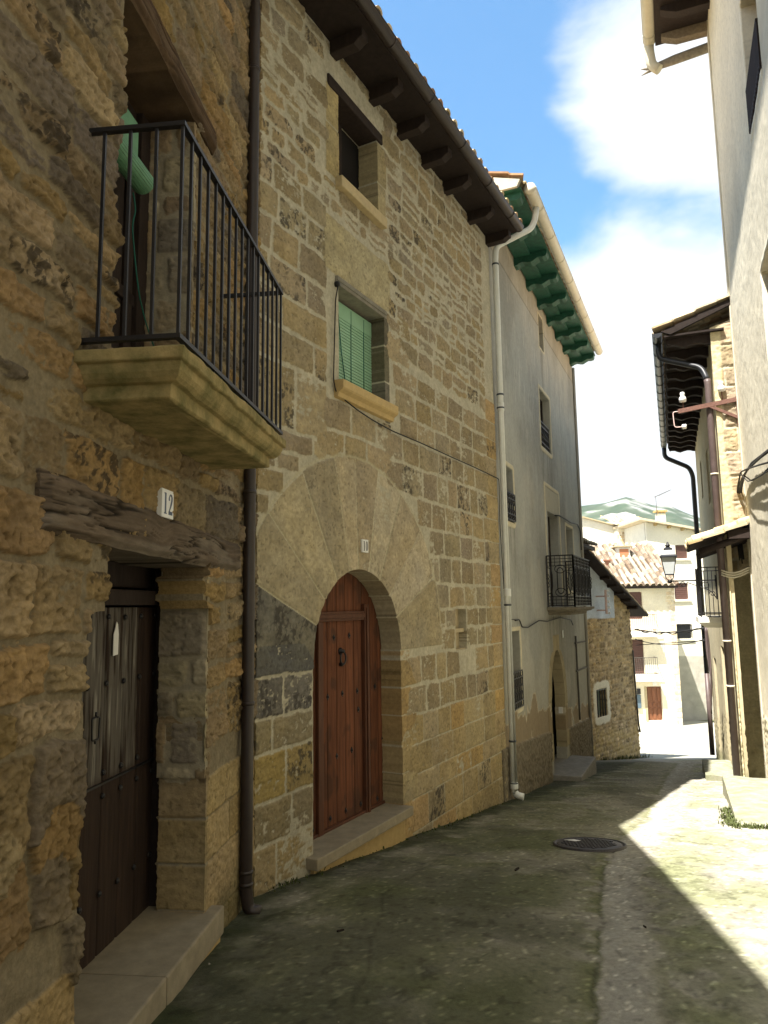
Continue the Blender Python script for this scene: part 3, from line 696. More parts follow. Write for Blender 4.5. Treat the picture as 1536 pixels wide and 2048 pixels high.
    for (i_, v) in sec:
        a, b, c_ = -2.635 + i_, -.90 - i_, .475 - i_
        pts = [(a, -.05)] + [(a, t) for t in np.linspace(.03, c_, 8)] + [(u, c_) for u in np.linspace(a, b, n)[1:-1]] + [(b, t) for t in np.linspace(c_, .03, 8)] + [(b, -.05)]
        ring = len(pts)
        for (u, ww) in pts:
            e = (vn(np.array([u * 9.]), np.array([v * 30. + ww * 9]), 4)[0] - .5) * .010 + (vn(np.array([u * 31.]), np.array([v * 50. + ww * 30]), 5)[0] - .5) * .006
            vs_.append(W12.P(u, v + e * .6, ww + (e if ww > 0 else 0)))
    for k in range(len(sec) - 1):
        for i in range(ring - 1): fs_.append((k * ring + i, k * ring + i + 1, (k + 1) * ring + i + 1, (k + 1) * ring + i))
    fs_.append(tuple(range(ring))); fs_.append(tuple(range((len(sec) - 1) * ring, len(sec) * ring))[::-1])
    m.add(vs_, fs_); m.build('balcony_slab', mat('mossy_balcony_stone', (.40, .31, .145), .9, 0, 7, .4, .6, 50, col2=(.135, .125, .048), spec=.15), h12, .004)
    vt, vb, wr = 3.665, 2.718, .435; ua, ub = -2.60, -.90; ro = None
    for v, t, nm in ((vb, .010, 'balcony_railing'), (vt, .010, 'handrail')):
        rail = MB()
        wl = -.04
        rail.box(W12, ua - .014, ua + .014, v - t, v + t, wl, wr + .014); rail.box(W12, ub - .014, ub + .014, v - t, v + t, wl, wr + .014)
        rail.box(W12, ua + .014, ub - .014, v - t, v + t, wr - .014, wr + .014)
        r_o = rail.build(nm, MT['iron'], ro or h12); ro = ro or r_o
    sp = []
    for i in range(17): sp.append((ua + (ub - ua) * i / 16, wr))
    for i in range(3): sp.append((ua, .085 + i * .117)); sp.append((ub, .085 + i * .117))
    for k, (u, ww) in enumerate(sp):
        ext = .035 if k in (4, 5, 9, 12) else 0
        b = MB(); b.box(W12, u - .0065, u + .0065, vb - .008 - ext, vt - .008, ww - .0065, ww + .0065); b.build('baluster', MT['iron'], ro)
    # balcony door, rolled blind and its cord
    m = MB(); m.box(W12, -2.42, -1.36, 2.68, 4.7, -.38, -.31); dd = m.build('balcony_door', MT['darkwood'], h12)
    m = MB(); m.box(W12, -1.50, -1.375, 2.70, 4.66, -.31, -.27); m.box(W12, -1.62, -1.53, 2.70, 4.5, -.31, -.285); m.box(W12, -2.4, -1.5, 3.35, 3.42, -.31, -.285); m.build('door_stile', MT['darkwood'], dd, .006)
    cc = W12.uv(262, 318, -.13); uu1 = W12.uv(301, 350, -.13)[0]
    m = MB(); prof = []
    axis0 = W12.P(uu1 - .75, cc[1] + .01, -.17)
    for k in range(26):
        a0 = 2 * math.pi * k / 26; a1 = 2 * math.pi * (k + .86) / 26; ra, rb = .066, .060
        q = []
        for L in (0., .75):
            o = axis0 + W12.d * L
            q.append([o + (W12.n * math.cos(a) + np.array([0, 0, 1.]) * math.sin(a)) * rr for a, rr in ((a0, ra), (a1, ra), (a1, rb - .02), (a0, rb - .02))])
        m.hexa([q[0][0], q[1][0], q[1][1], q[0][1], q[0][3], q[1][3], q[1][2], q[0][2]])
    m.lathe(axis0, [(.059, 0), (.059, .75)], 20, W12.d)
    m.build('rolled_blind', MT['rolled'], h12)
    m = MB(); m.box(W12, uu1 - .75, uu1 - .06, cc[1] + .06, cc[1] + .33, -.22, -.18); m.build('blind_slats', MT['rolled'], h12)
    m = MB(); pp = [W12.P(*W12.uv(x, y, -.2), -.2) for x, y in ((266, 385), (272, 420), (264, 450), (270, 520), (278, 590), (290, 640), (303, 680), (310, 700))]
    m.tube(rounded_path(pp, .05, 4), .0045, 6); m.build('blind_cord', MT['blindcord'], h12)
    # roof
    tile_roof('roof', W12, -14, .25, .54, 7.12, 17, 5.0, h12, PAL_OLD, res=.06, seed=4)
    m = MB(); m.box(W12, -14, .0, 7.04, 7.10, -.2, .48); m.build('eave_soffit', MT['soffit'], h12)
    for i in range(16):
        m = MB(); u = -.55 - i * .8; m.box(W12, u - .06, u + .06, 6.90, 7.04, -.05, .44); m.build('rafter', MT['darkwood'], h12, .01)
    gutter('gutter', W12, -14, -.02, .50, 7.14, .07, MT['brownmetal'], h12)
build_h12()
def plaque(fr, px, py, ww, hgt, wid, digits, ink, label, host_w=.03):
    u, v = fr.uv(px, py, host_w)
    t = thing('house_number_plaque', label, 'number plaque', fr.P(u, v - hgt / 2, host_w))
    MB().box(fr, u - wid / 2, u + wid / 2, v - hgt / 2, v + hgt / 2, host_w - .03, host_w).build('tile', MT['white'], t, .002)
    for k, dch in enumerate(digits):
        c = u + (-.22 + .44 * k) * wid; m = MB(); H = hgt * .37; w0 = host_w + .0006
        B = lambda a0, a1, b0, b1: m.box(fr, c + a0 * wid, c + a1 * wid, v + b0 * H, v + b1 * H, w0, w0 + .0012)
        if dch == '1':
            B(-.055, .055, -.9, .9); B(-.11, .11, -1, -.9); B(-.11, .055, .9, 1.0)
        else:
            if dch == '0':
                o = [(math.cos(a) * .17, math.sin(a)) for a in np.linspace(0, 2 * math.pi, 25)]; i_ = [(math.cos(a) * .075, math.sin(a) * .87) for a in np.linspace(0, 2 * math.pi, 25)]
            else:
                ctr = [(-.12, .35), (-.13, .55), (-.10, .78), (-.02, .93), (.07, .86), (.115, .66), (.11, .42), (.06, .08), (-.02, -.30), (-.10, -.62), (-.15, -.86)]
                th = [.05, .04, .025, .03, .045, .055, .055, .05, .035, .028, .028]
                o = []; i_ = []
                for q, (p, tt) in enumerate(zip(ctr, th)):
                    a = ctr[max(0, q - 1)]; b = ctr[min(len(ctr) - 1, q + 1)]; dx, dy = (b[0] - a[0]) * wid, (b[1] - a[1]) * H; l = math.hypot(dx, dy)
                    nx, ny = -dy / l * tt * wid, dx / l * tt * wid
                    o.append((p[0] + nx / wid, p[1] + ny / H)); i_.append((p[0] - nx / wid, p[1] - ny / H))
                B(-.16, .16, -1, -.66)
            for q in range(len(o) - 1):
                m.prism([fr.P(c + x * wid, v + y * H, w0) for x, y in (o[q], o[q + 1], i_[q + 1], i_[q])], fr.n * .0012)
        m.build('digit', ink, t)
    return t
plaque(W12, 336, 1008, .0, .150, .150, '12', MT['ink_blue'], 'white tile with blue grey figure 12 above the old door beam', .045)

# ------------------------------------------------------------------ house 10
h10 = thing('stone_house', 'sandstone house with round voussoir arch over a reddish plank door and green blind window', 'house', W10.P(2.7, -.8))
def build_h10():
    AC, AV, AR, AO = 1.605, 1.15, .805, 1.87
    ashl = [lin(154, 139, 105), lin(149, 134, 100), lin(158, 143, 109), lin(146, 132, 102), lin(158, 141, 104), lin(149, 137, 107)]
    oran = [lin(168, 148, 104), lin(170, 144, 96), lin(164, 148, 110), lin(160, 142, 102)]
    MORT = lin(182, 174, 146)
    S = Stones(10); r = random.Random(8)
    ry = [1604 + 20, 1551, 1501, 1466, 1420, 1376, 1331, 1285, 1248, 1214, 1174, 1129, 1087, 1043, 996, 957, 924, 887, 853, 811, 775, 742]
    rv = sorted(W10.uv(992 + (y - 811) * .02, y)[1] for y in ry)
    inarch = lambda u, v: math.hypot(u - AC, v - AV) < AO - .02 and v > AV - .02
    ing = lambda u0, u1, v0, v1: (lambda u, v: u0 < u < u1 and v0 < v < v1)
    winG = ing(.98, 2.3, 3.5, 5.35); winU = ing(.95, 2.28, 5.6, 6.95)
    sk = lambda u, v: inarch(u, v) or winG(u, v) or winU(u, v)
    old = dict(rad=.014, gap=.014, h=.012, tilt=.006, rough=.8, warp=1.3)
    neu = dict(rad=.004, gap=.003, h=.012, tilt=.003, rough=.55, stain=.03, warp=.25, edge=.010)
    low = [v for v in rv if v < .62]; midc = [v for v in rv if v >= low[-1] - .01]
    # newer dressed blocks right of the door, with one tall run of jamb blocks
    jv = [-.75, -.37, -.08, .20, .49, .77, 1.05, 1.15]
    for i, (a, b) in enumerate(zip(jv[:-1], jv[1:])):
        S.add(2.36, 2.63 + (.14 if i % 2 else .0), a, b, col=r.choice(oran) if b < .8 else lin(160, 138, 96), **neu)
    S.rows(2.70, 5.20, low, .34, .66, **{**neu, 'col': None, 'kind': 'a', 'palx': 1})
    for t in S.items:
        if t.get('palx'): 
            t['col'] = r.choice(oran) if (t['u0'] < 4.4 or r.random() < .4) else r.choice(ashl)
            if r.random() < .2: t['col'] = r.choice(ashl); t['stain'] = .5
    S.rows(2.60, 5.20, [v for v in midc if v < 4.35], .26, .52, skip=lambda u, v: sk(u, v) or (3.88 < u < 4.27 and .9 < v < 1.60), **old)
    # quoins at the far corner
    q = rv + rows_rand(r, rv[-1], 7.0, .18, .3)[1:]
    for i, (a, b) in enumerate(zip(q[:-1], q[1:])):
        if b < 4.6: S.add(5.20 - (.10 if i % 2 else 0), 5.60, a, b, col=r.choice(oran), **{**neu, 'rough': .5})
    # blocks left of the door
    lv = [W10.uv(505, y)[1] for y in (1800, 1703, 1615, 1515, 1444, 1359, 1250)]
    for i, (a, b) in enumerate(zip(lv[:-1], lv[1:])):
        m = .02 + [.28, .48, .40, .22, .36, 2][i]
        cl_ = [lin(156, 138, 98), lin(142, 128, 96), lin(156, 136, 84), lin(138, 126, 96), lin(118, 112, 96), lin(100, 98, 88)][i]
        for (x0, x1) in ((-.1, m), (m, .80)):
            if x0 < .78: S.add(x0, min(x1, .82), a, b, col=cl_, rad=.012, gap=.008, h=.012, tilt=.004, rough=1.0, stain=1. if i in (4,) else .2)
    # voussoirs
    an = [R_(a) for a in (0, 25, 44, 62, 78, 92.5, 104, 121, 140, 158, 180)]
    for i, (a, b) in enumerate(zip(an[:-1], an[1:])):
        ro = AO + (.015 if i in (4, 5) else .0) - (.012 if i in (2, 7) else 0)
        S.add(0, 0, 0, 0, kind='w', arc=(AC, AV, AR - .03, ro, a, b), col=[lin(158, 145, 112), lin(178, 165, 130), lin(164, 150, 116), lin(182, 169, 134), lin(162, 148, 114), lin(180, 166, 129), lin(158, 146, 112), lin(177, 163, 125), lin(161, 148, 113), lin(116, 111, 96)][i], rad=.003, gap=.0036, h=.015, tilt=.0035, rough=.5, stain=0. if i < 9 else 1., warp=.10, edge=.007)
    # ashlar beside the arch on the left, and up to the green window
    left = [W10.uv(600, y)[1] for y in (1000, 950, 912, 868)] + [3.62, 3.92, 4.22, 4.52, 4.82, 5.10, 5.36]
    left = sorted(left + [2.05, 2.32])
    S.rows(-.05, 1.02, [v for v in left if v > 2.0], .34, .62, skip=sk, **{**old, 'stain': .16})
    S.rows(1.02, 2.28, [2.95, 3.22, 3.52], .34, .6, skip=sk, **{**old, 'stain': .3})
    S.rows(2.28, 2.75, [v for v in midc if 2.6 < v < 4.9], .3, .5, skip=sk, **old)
    # smooth window surrounds
    sm = dict(rad=.01, gap=.004, h=.013, tilt=.002, rough=.4, stain=0., warp=.3, edge=.012)
    S.add(.98, 2.32, 4.74, 5.30, col=lin(168, 156, 120), **{**sm, 'rad': .08, 'warp': 1.})
    S.add(1.02, 1.27, 5.72, 6.24, col=lin(164, 148, 104), **sm); S.add(1.03, 1.27, 6.24, 6.66, col=lin(168, 152, 108), **sm)
    S.add(2.04, 2.24, 5.70, 6.15, col=lin(164, 150, 110), **sm); S.add(2.04, 2.26, 6.15, 6.62, col=lin(156, 142, 104), **sm)
    for a, b, cc in ((3.50, 3.95, 116), (3.95, 4.35, 106), (4.35, 4.74, 102)): S.add(2.14, 2.27, a, b, col=lin(cc, cc - 6, cc - 26), **sm)
    # rubble above
    up = rows_rand(r, 4.9, 7.3, .12, .20); S.rows(2.30, 5.22, [v for v in rows_rand(r, 4.32, 7.3, .14, .25)], .20, .52, skip=lambda u, v: winU(u, v) or winG(u, v), split=.2, rad=.035, gap=.017, h=.013, tilt=.016, warp=2.6)
    S.rows(-.05, 2.4, [v for v in rows_rand(r, 5.34, 7.3, .14, .25)], .20, .52, skip=lambda u, v: winU(u, v) or winG(u, v), split=.22, rad=.035, gap=.017, h=.013, tilt=.016, warp=2.6)
    def fn(U, V):
        h, c, sid, best = S.eval(U, V, .016, 5.0, 33, ashl, MORT, mort_h=.0050, mort_n=.0032, edge=.018, rough=.0052, stain=.11, dark=lin(66, 62, 54), mscale=14., jit=(.88, 1.08))
        ra_ = np.hypot(U - AC, V - AV); rim = np.exp(-((ra_ - AO - .004 - (fbm(U * 9, V * 9, 3, 85) - .5) * .03) / .014) ** 2) * (V > AV)
        aa = np.arctan2(V - AV, U - AC)
        for q_ in an[1:-1]:
            jl = np.exp(-(((aa - q_) * ra_ + (fbm(U * 8, V * 8, 3, 86) - .5) * .012) / .0080) ** 2) * (ra_ < AO) * (ra_ > AR - .03) * (V > AV) * sst(fbm(U * 5, V * 5, 3, 87), .22, .42)
            c = lerp3(c, np.array(MORT) * 1.18, np.clip(jl, 0, 1) * .95); h = h - jl * .004
        c = lerp3(c, MORT, np.clip(rim, 0, 1) * .85); h = h * (1 - rim * .5)
        g = sst(-.42 - V - .11 * U * 0 - (U * .115) + (fbm(U * 3, V * 3, 3, 7) - .5) * .35, 0, .30)
        c = lerp3(c, (.055, .060, .026), g * .7)
        gm = sst(fbm(U * 1.2, V * 1.2, 3, 81), .35, .7) * sst(1.4 - V, 0, 1.2); c = c * (1 - .12 * gm[..., None])
        return h, c
    arch = lambda U, V: np.where(V > AV, np.hypot(U - AC, V - AV) - AR, np.abs(U - AC) - AR)
    wG = box_sd(1.245, 2.155, 3.70, 4.66); wU = box_sd(1.255, 2.05, 5.74, 6.64); ni = box_sd(3.90, 4.26, 1.06, 1.56, .02)
    holes = lambda U, V: np.minimum(np.minimum(np.where(V > -2, arch(U, V), 1), wG(U, V)), np.minimum(wU(U, V), ni(U, V)))
    wall_relief('wall', W10, .03, 5.58, -1.45, 7.12, .0092, fn, MT['stone'], h10, holes, .235)
    body_box(W10, .0, 5.55, -1.4, 7.1, 5.5, MT['dark'], h10, w0=-.34)
    MB().box(W10, 5.50, 5.575, -1.4, 7.1, -4, -.01).build('end_wall', MT['greystone'], h10)
    # niche backing
    m = MB(); m.box(W10, 3.86, 4.30, 1.02, 1.60, -.33, -.10); m.box(W10, 3.88, 4.28, 1.27, 1.32, -.2, -.03); m.box(W10, 3.90, 4.27, 1.02, 1.075, -.2, -.012); m.build('niche', MT['cream'], h10, .008)
    # street door
    wd = -.225
    wl = W10.uv(637, 1400, wd)[0]; wr = W10.uv(729, 1430, wd)[0]; wt = W10.uv(690, 1232, wd)[1]
    def dcol(U, V, k, gr):
        st = sst(fbm(U * 8, V * 4.5, 3, 19), .58, .72)
        c = np.broadcast_to(np.array([.135, .050, .024]), U.shape + (3,)) * (.65 + .7 * gr[..., None]) * (.8 + .4 * _h(k, k * 0, 3)[..., None])
        c = lerp3(c, (.060, .030, .018), st * .65)
        return lerp3(c, (.05, .03, .02), sst(-.05 - V, 0, .5) * .35)
    d = door_leaf(W10, .74, 2.50, -.46, 2.0, wd, 11, dcol, h10, seed=14, groove=.006)
    fm = mat('door_rails', (.115, .043, .021), .6, 0, 16, .4, .2, stretch=(1, 1, .25), spec=.3)
    m = MB(); m.box(W10, wr - .045, wr + .045, -.44, wt + .11, wd - .01, wd + .040); m.box(W10, wr - .02, wr + .02, -.44, wt + .08, wd + .040, wd + .055)
    m.box(W10, .80, wr - .046, wt - .045, wt + .045, wd - .01, wd + .036); m.box(W10, .80, wr - .046, wt - .02, wt + .02, wd + .036, wd + .050)
    m.box(W10, wl - .05, wl + .03, -.44, wt - .046, wd - .01, wd + .036); m.box(W10, .76, 2.46, -.46, -.36, wd - .01, wd + .03); m.build('wicket_frame', fm, d, .008)
    for (x, y) in ((640, 1278), (667, 1275), (698, 1271), (731, 1268), (655, 1394), (684, 1387), (714, 1382), (749, 1373), (643, 1520), (673, 1512), (703, 1500), (738, 1490), (764, 1476), (660, 1637), (691, 1621), (721, 1608), (754, 1597), (625, 1660), (716, 1419)):
        u, v = W10.uv(x, y, wd)
        mm = MB(); mm.prism([W10.P(u + a, v + b, wd - .002) for a, b in ((-.021, 0), (0, -.030), (.021, 0), (0, .030))], W10.n * .008)
        mm.lathe(W10.P(u, v, wd + .006), [(.014, 0), (.010, .008), (.002, .012)], 8, W10.n); mm.build('stud', MT['iron'], d)
    u, v = W10.uv(680, 1312, wd); m = MB()
    m.lathe(W10.P(u, v + .045, wd + .002), [(.035, 0), (.035, .008), (.02, .02), (.016, .045)], 14, W10.n)
    m.tube([W10.P(u + .048 * math.sin(a), v - .02 - .058 * math.cos(a), wd + .035) for a in np.linspace(-2.5, 2.5, 15)], .0085, 8)
    m.lathe(W10.P(u, v - .078, wd + .0), [(.02, 0), (.018, .03)], 10, W10.n); m.build('knocker', MT['iron'], d)
    m = MB(); m.box(W10, .70, 2.44, -.475, -.385, -.30, .115); m.build('door_step', MT['stepstone'], h10, .010)
    m = MB(); m.box(W10, .76, 2.40, -1.2, -.475, -.2, .04); m.build('step_riser', MT['ochre'], h10, .01)
    # upper dark window
    wn_ = thing_part = MB(); m = wn_; m.box(W10, 1.2, 2.1, 5.7, 6.7, -.30, -.24); win = m.build('window', MT['dark'], h10)
    m = MB(); m.box(W10, 1.255, 1.33, 5.74, 6.64, -.24, -.20); m.box(W10, 1.62, 1.68, 5.74, 6.64, -.24, -.21); m.build('frame', MT['darkwood'], win)
    m = MB(); m.box(W10, 1.06, 2.16, 6.635, 6.75, -.22, .028); m.build('lintel', MT['darkwood'], win, .012)
    m = MB(); m.box(W10, 1.20, 2.13, 5.63, 5.745, -.2, .085); m.build('sill', mat('sill_stone', (.55, .44, .25), .85, 0, 16, .2, .25, 60), win, .010)
    # green blind window
    m = MB(); m.box(W10, 1.2, 2.2, 3.66, 4.7, -.30, -.20); win = m.build('window', MT['dark'], h10)
    m = MB(); bl0, bl1, wb_ = 1.24, 2.16, -.155
    n = 24; top = 4.46; bot = 3.70
    for i in range(n):
        a = bot + (top - bot) * i / n; m.box(W10, bl0, bl1, a + .0045, a + (top - bot) / n - .0035, wb_ - .006, wb_ + .006)
    m.box(W10, bl0, bl1, 4.46, 4.62, wb_ - .02, wb_ + .01); bo = m.build('blind', MT['blind'], win)
    m = MB()
    for a in (1.42, 1.72, 1.98): m.tube([W10.P(a, 3.70, wb_ + .009), W10.P(a + .01, 4.60, wb_ + .009)], .005, 5)
    m.tube([W10.P(1.45, 4.62, wb_ + .016), W10.P(1.53, 4.1, wb_ + .016), W10.P(1.62, 3.72, wb_ + .016)], .005, 5); m.build('blind_cord', MT['blindcord'], bo)
    m = MB(); m.box(W10, 1.19, 2.21, 4.655, 4.73, -.2, .016); m.box(W10, 1.2, 2.2, 4.69, 4.735, -.2, .026); m.build('lintel', MT['greystone'], win, .006)
    m = MB(); sec = [(.012, 3.53), (.05, 3.535), (.06, 3.575), (.10, 3.60), (.11, 3.615), (.11, 3.69), (-.2, 3.71), (-.2, 3.53)]
    m.prism([W10.P(1.155, v, a) for a, v in sec], W10.d * 1.11); m.build('sill', mat('sill_stone_ochre', (.58, .42, .19), .85, 0, 16, .2, .25, 60), win, .004)
    # eave: beams, boards, gutter, tiles
    zb = 6.985
    m = MB(); m.box(W10, .02, 5.60, 7.13, 7.165, -.3, .45); m.build('eave_soffit', MT['soffit'], h10)
    us = [W10.uv(x, y)[0] for x, y in ((665, 120), (741, 203), (797, 270), (845, 328), (888, 380), (936, 428))]
    us = [us[0] - .9] + us + [5.52]
    for u in us:
        m = MB(); m.prism([W10.P(u - .06, v, a) for a, v in ((-.3, 7.135), (-.3, zb), (.28, zb + .01), (.34, zb + .05), (.37, zb + .06), (.37, 7.135))], W10.d * .12); m.build('rafter', MT['darkwood'], h10, .008)
    gutter('gutter', W10, .0, 5.62, .485, 7.20, .072, MT['brownmetal'], h10, joints=.92)
    tile_roof('roof', W10, .0, 5.62, .53, 7.235, 17, 4.5, h10, PAL_OLD, period=.21, res=.02, seed=3)
    # brown downpipe in the corner between the two houses
    g = gz(-.9, 5.4)
    top_ = W10.P(.02, 7.14, .50)
    zs = [W10.uv(500, 40, .10)[1]]
    pu = W10.uv(500, 940, .175)[0]
    pth = rounded_path([W10.P(.42, 7.17, .47), W10.P(.36, 7.08, .45), W10.P(.12, 6.98, .34), W10.P(pu, 6.72, .175), W10.P(pu, -.29, .175), W10.P(pu + .01, -.41, .19), W10.P(pu + .05, -.43, .26)], .10, 5)
    m = MB(); m.tube(pth, .043, 14); dp = m.build('downpipe', MT['brownmetal'], h10)
    pipe_rings([(W10.P(pu, W10.uv(503, y, .175)[1], .175), (0, 0, 1)) for y in (135, 985, 1405, 1738, 1762)], .043, MT['brownmetal'], dp)
    # thin weathered pipe along the left edge is shade only; spout lamp above the window's corner
build_h10()
t = MB(); u, v = W10.uv(674, 568, .02)
t.lathe(W10.P(u, v, .0), [(.028, 0), (.028, .03), (.018, .045)], 12, W10.n)
pts = [W10.P(u, v, .035)] + [W10.P(*W10.uv(x, y, .03), .03) for x, y in ((671, 600), (669, 680), (667, 760), (672, 785), (690, 800))] + [W10.P(*W10.uv(x, y, .13), .13) for x, y in ((712, 818),)] + [W10.P(*W10.uv(x, y, .035), .035) for x, y in ((745, 840), (785, 862), (842, 886), (905, 915), (950, 935), (998, 958), (1000, 1050), (1008, 1180), (1014, 1238), (1040, 1240))]
t.tube(rounded_path(pts, .05, 3), .0065, 6)
tag(t.build('facade_cable', MT['cable']), 'thin black cable drooping across the sandstone wall from the green blind window', 'cable')
plaque(W10, 731, 1092, .0, .125, .115, '10', MT['ink_dark'], 'white tile with dark figure 10 above the arched reddish door', .030)

# ------------------------------------------------------------------ grey rendered house
hg = thing('rendered_house', 'tall grey rendered house with green scalloped eave, ivory gutter and ornate iron balcony', 'house', WG.P(4, -1.6))
def build_grey():
    plinth_top = lambda U: np.interp(U, [0, 3.3, 3.9, 8.2], [-.36, -.66, -.80, -1.08])
    ac, aw, av, ap = 4.30, .66, -.30, .72     # doorway: centre, half width, spring, apex
    def arch(U, V):
        t = np.clip((V - av) / (ap - av), 0, 1); hw = aw * np.sqrt(np.clip(1 - t ** 1.9, 0, 1))
        return np.where(V > av, np.maximum(np.abs(U - ac) - hw, V - ap), np.abs(U - ac) - aw)
    W = [box_sd(3.90, 4.36, 6.68, 7.38), box_sd(3.70, 4.74, 4.63, 5.78), box_sd(4.02, 5.12, 1.55, 3.40), box_sd(5.98, 6.92, 1.9, 3.30), box_sd(.60, 1.27, 2.88, 3.74), box_sd(.70, 1.33, .05, 1.20)]
    fac = [(W[0], .0), (W[1], .10), (box_sd(3.84, 5.26, 1.55, 3.88), .09), (W[3], .09), (W[4], .09), (W[5], .09)]
    def holes(U, V):
        s = arch(U, V)
        for q in W: s = np.minimum(s, q(U, V))
        return s
    def fn(U, V):
        n1 = fbm(U * .9, V * .9, 4, 201); n2 = fbm(U * 5, V * 5, 4, 203); stv = fbm(U * 7, V * .5, 4, 205); n3 = fbm(U * 30, V * 30, 3, 207)
        base = np.array(lin(167, 168, 161)); c = np.broadcast_to(base, U.shape + (3,)) * (.80 + .40 * n1[..., None]) * (.93 + .14 * n2[..., None])
        c = lerp3(c, lin(146, 146, 142), sst(stv, .45, .70) * .28)
        warm = sst(2.2 - V + (n1 - .5) * 2.2, 0, 2.5); c = lerp3(c, lin(158, 152, 132), warm * .55)
        c = lerp3(c, lin(180, 170, 154), sst(V - 6.2 + (n1 - .5), 0, 1.2) * .5)
        c = lerp3(c, lin(205, 202, 192), sst(fbm(U * 22, V * 2.2, 3, 209), .66, .74) * sst(V, 4, 6) * .5)
        c = lerp3(c, lin(128, 126, 118), sst(fbm(U * .7 + 4, V * .45, 5, 221), .50, .68) * .45); c = lerp3(c, lin(186, 182, 170), sst(fbm(U * 1.6, V * 1.1 + 7, 5, 223), .56, .68) * .35)
        h = (n2 - .5) * .010 + (n3 - .5) * .003
        for (u0, u1, vb_) in ((3.70, 4.74, 4.60), (3.66, 5.72, 1.40), (5.98, 6.92, 1.88), (.60, 1.27, 2.86), (3.90, 4.36, 6.66)):
            dr_ = sst(.08 - np.maximum(u0 - U, U - u1), 0, .12) * sst(vb_ - V, -.02, .05) * np.exp(-np.clip(vb_ - V, 0, 9) / .9) * sst(fbm(U * 16, V * .8, 3, 231), .42, .66)
            c = lerp3(c, lin(98, 96, 88), dr_ * .6)
        for q, amt in fac:      # raised pale bands round the openings
            d = q(U, V); b = (d > 0) & (d < .075) if amt else (d > 0) & (d < .03)
            h = np.where(b, h + .014, h); c = np.where(b[..., None], np.array(lin(206, 198, 172)) * (.85 + .3 * n2[..., None]), c)
        ds = arch(U, V); vz = (ds < .30) & (V > -1.2) & (V < 1.25); ang = np.arctan2(V - av, U - ac)
        jn = np.abs((ang * 6 / math.pi * 1.5) % 1 - .5) < .03
        c = np.where(vz[..., None], np.array(lin(160, 148, 118)) * (.75 + .5 * n2[..., None]) * np.where(jn, .75, 1)[..., None], c); h = np.where(vz, h + .012, h)
        corn = np.interp(U, [0, 8], [7.05, 7.30]) if False else V * 0 + 7.10
        ln = np.exp(-((V - corn) / .012) ** 2); c = c * (1 - .5 * ln[..., None]); c = np.where((V > corn)[..., None], c * np.array([1.04, .98, .90]), c)
        pt = plinth_top(U) + (n2 - .5) * .02; pl = (V < pt) & (ds > .28)
        pn = fbm(U * 26, V * 26, 3, 211)
        c = np.where(pl[..., None], np.array(lin(118, 110, 94)) * (.35 + 1.3 * pn[..., None]), c); h = np.where(pl, h + .03 + (pn - .5) * .045, h)
        ef = sst(fbm(U * 2.2, V * 2.2, 4, 213) + .35 * np.exp(-((V - pt - .15) / .35) ** 2) - .2 * np.clip(V - pt, 0, 3), .56, .60) * (V > pt) * (V < pt + 1.0)
        rim = ef * (1 - sst(fbm(U * 2.2, V * 2.2, 4, 213) + .35 * np.exp(-((V - pt - .15) / .35) ** 2) - .2 * np.clip(V - pt, 0, 3), .60, .64))
        c = lerp3(c, lin(140, 122, 94), np.clip(ef, 0, 1) * .8); c = lerp3(c, lin(196, 186, 164), np.clip(rim, 0, 1)); h = h - ef * .008
        c = lerp3(c, (.05, .05, .03), sst(-1.0 - .125 * U - V + (n2 - .5) * .3, 0, .25) * .5)
        return h, c
    wall_relief('wall', WG, .0, 8.12, -2.7, 7.75, .017, fn, MT['rough'], hg, holes, .20)
    MB().box(WG, 8.06, 8.115, -2.7, 7.7, -4.6, -.02).build('end_wall', MT['grey_wall'], hg)
    body_box(WG, .1, 8.05, -2.6, 7.6, 5., MT['dark'], hg, w0=-.36)
    # blank panel over the balcony door
    m = MB(); m.box(WG, 3.86, 5.24, 3.41, 3.86, -.1, .004); m.build('blank_panel', mat('panel_render', (.46, .43, .33), .9, 0, 5, .15, .2, 50), hg)
    def win(u0, u1, v0, v1, wp, name='window', m_=None, frame=None):
        m = MB(); m.box(WG, u0 - .03, u1 + .03, v0 - .03, v1 + .03, wp - .04, wp); o = m.build(name, m_ or MT['grey_wall'], hg)
        if frame:
            m = MB(); m.box(WG, u0, u0 + .06, v0, v1, wp, wp + .03); m.box(WG, u1 - .06, u1, v0, v1, wp, wp + .03); m.box(WG, u0 + .06, u1 - .06, v1 - .06, v1, wp, wp + .03); m.box(WG, (u0 + u1) / 2 - .03, (u0 + u1) / 2 + .03, v0, v1 - .06, wp, wp + .025); m.build('frame', frame, o)
        return o
    win(3.90, 4.36, 6.68, 7.38, -.16, m_=MT['dark'])
    wins = [win(3.70, 4.74, 4.63, 5.78, -.17, m_=MT['glass'], frame=MT['darkwood']), win(.60, 1.27, 2.88, 3.74, -.17, m_=MT['glass'], frame=MT['darkwood']), win(.70, 1.33, .05, 1.20, -.17, m_=MT['glass'], frame=MT['darkwood'])]
    win(5.98, 6.92, 1.9, 3.30, -.17, m_=MT['glass'], frame=MT['darkwood'])
    win(4.02, 5.12, 1.55, 3.40, -.17, 'balcony_door', MT['darkwood'])
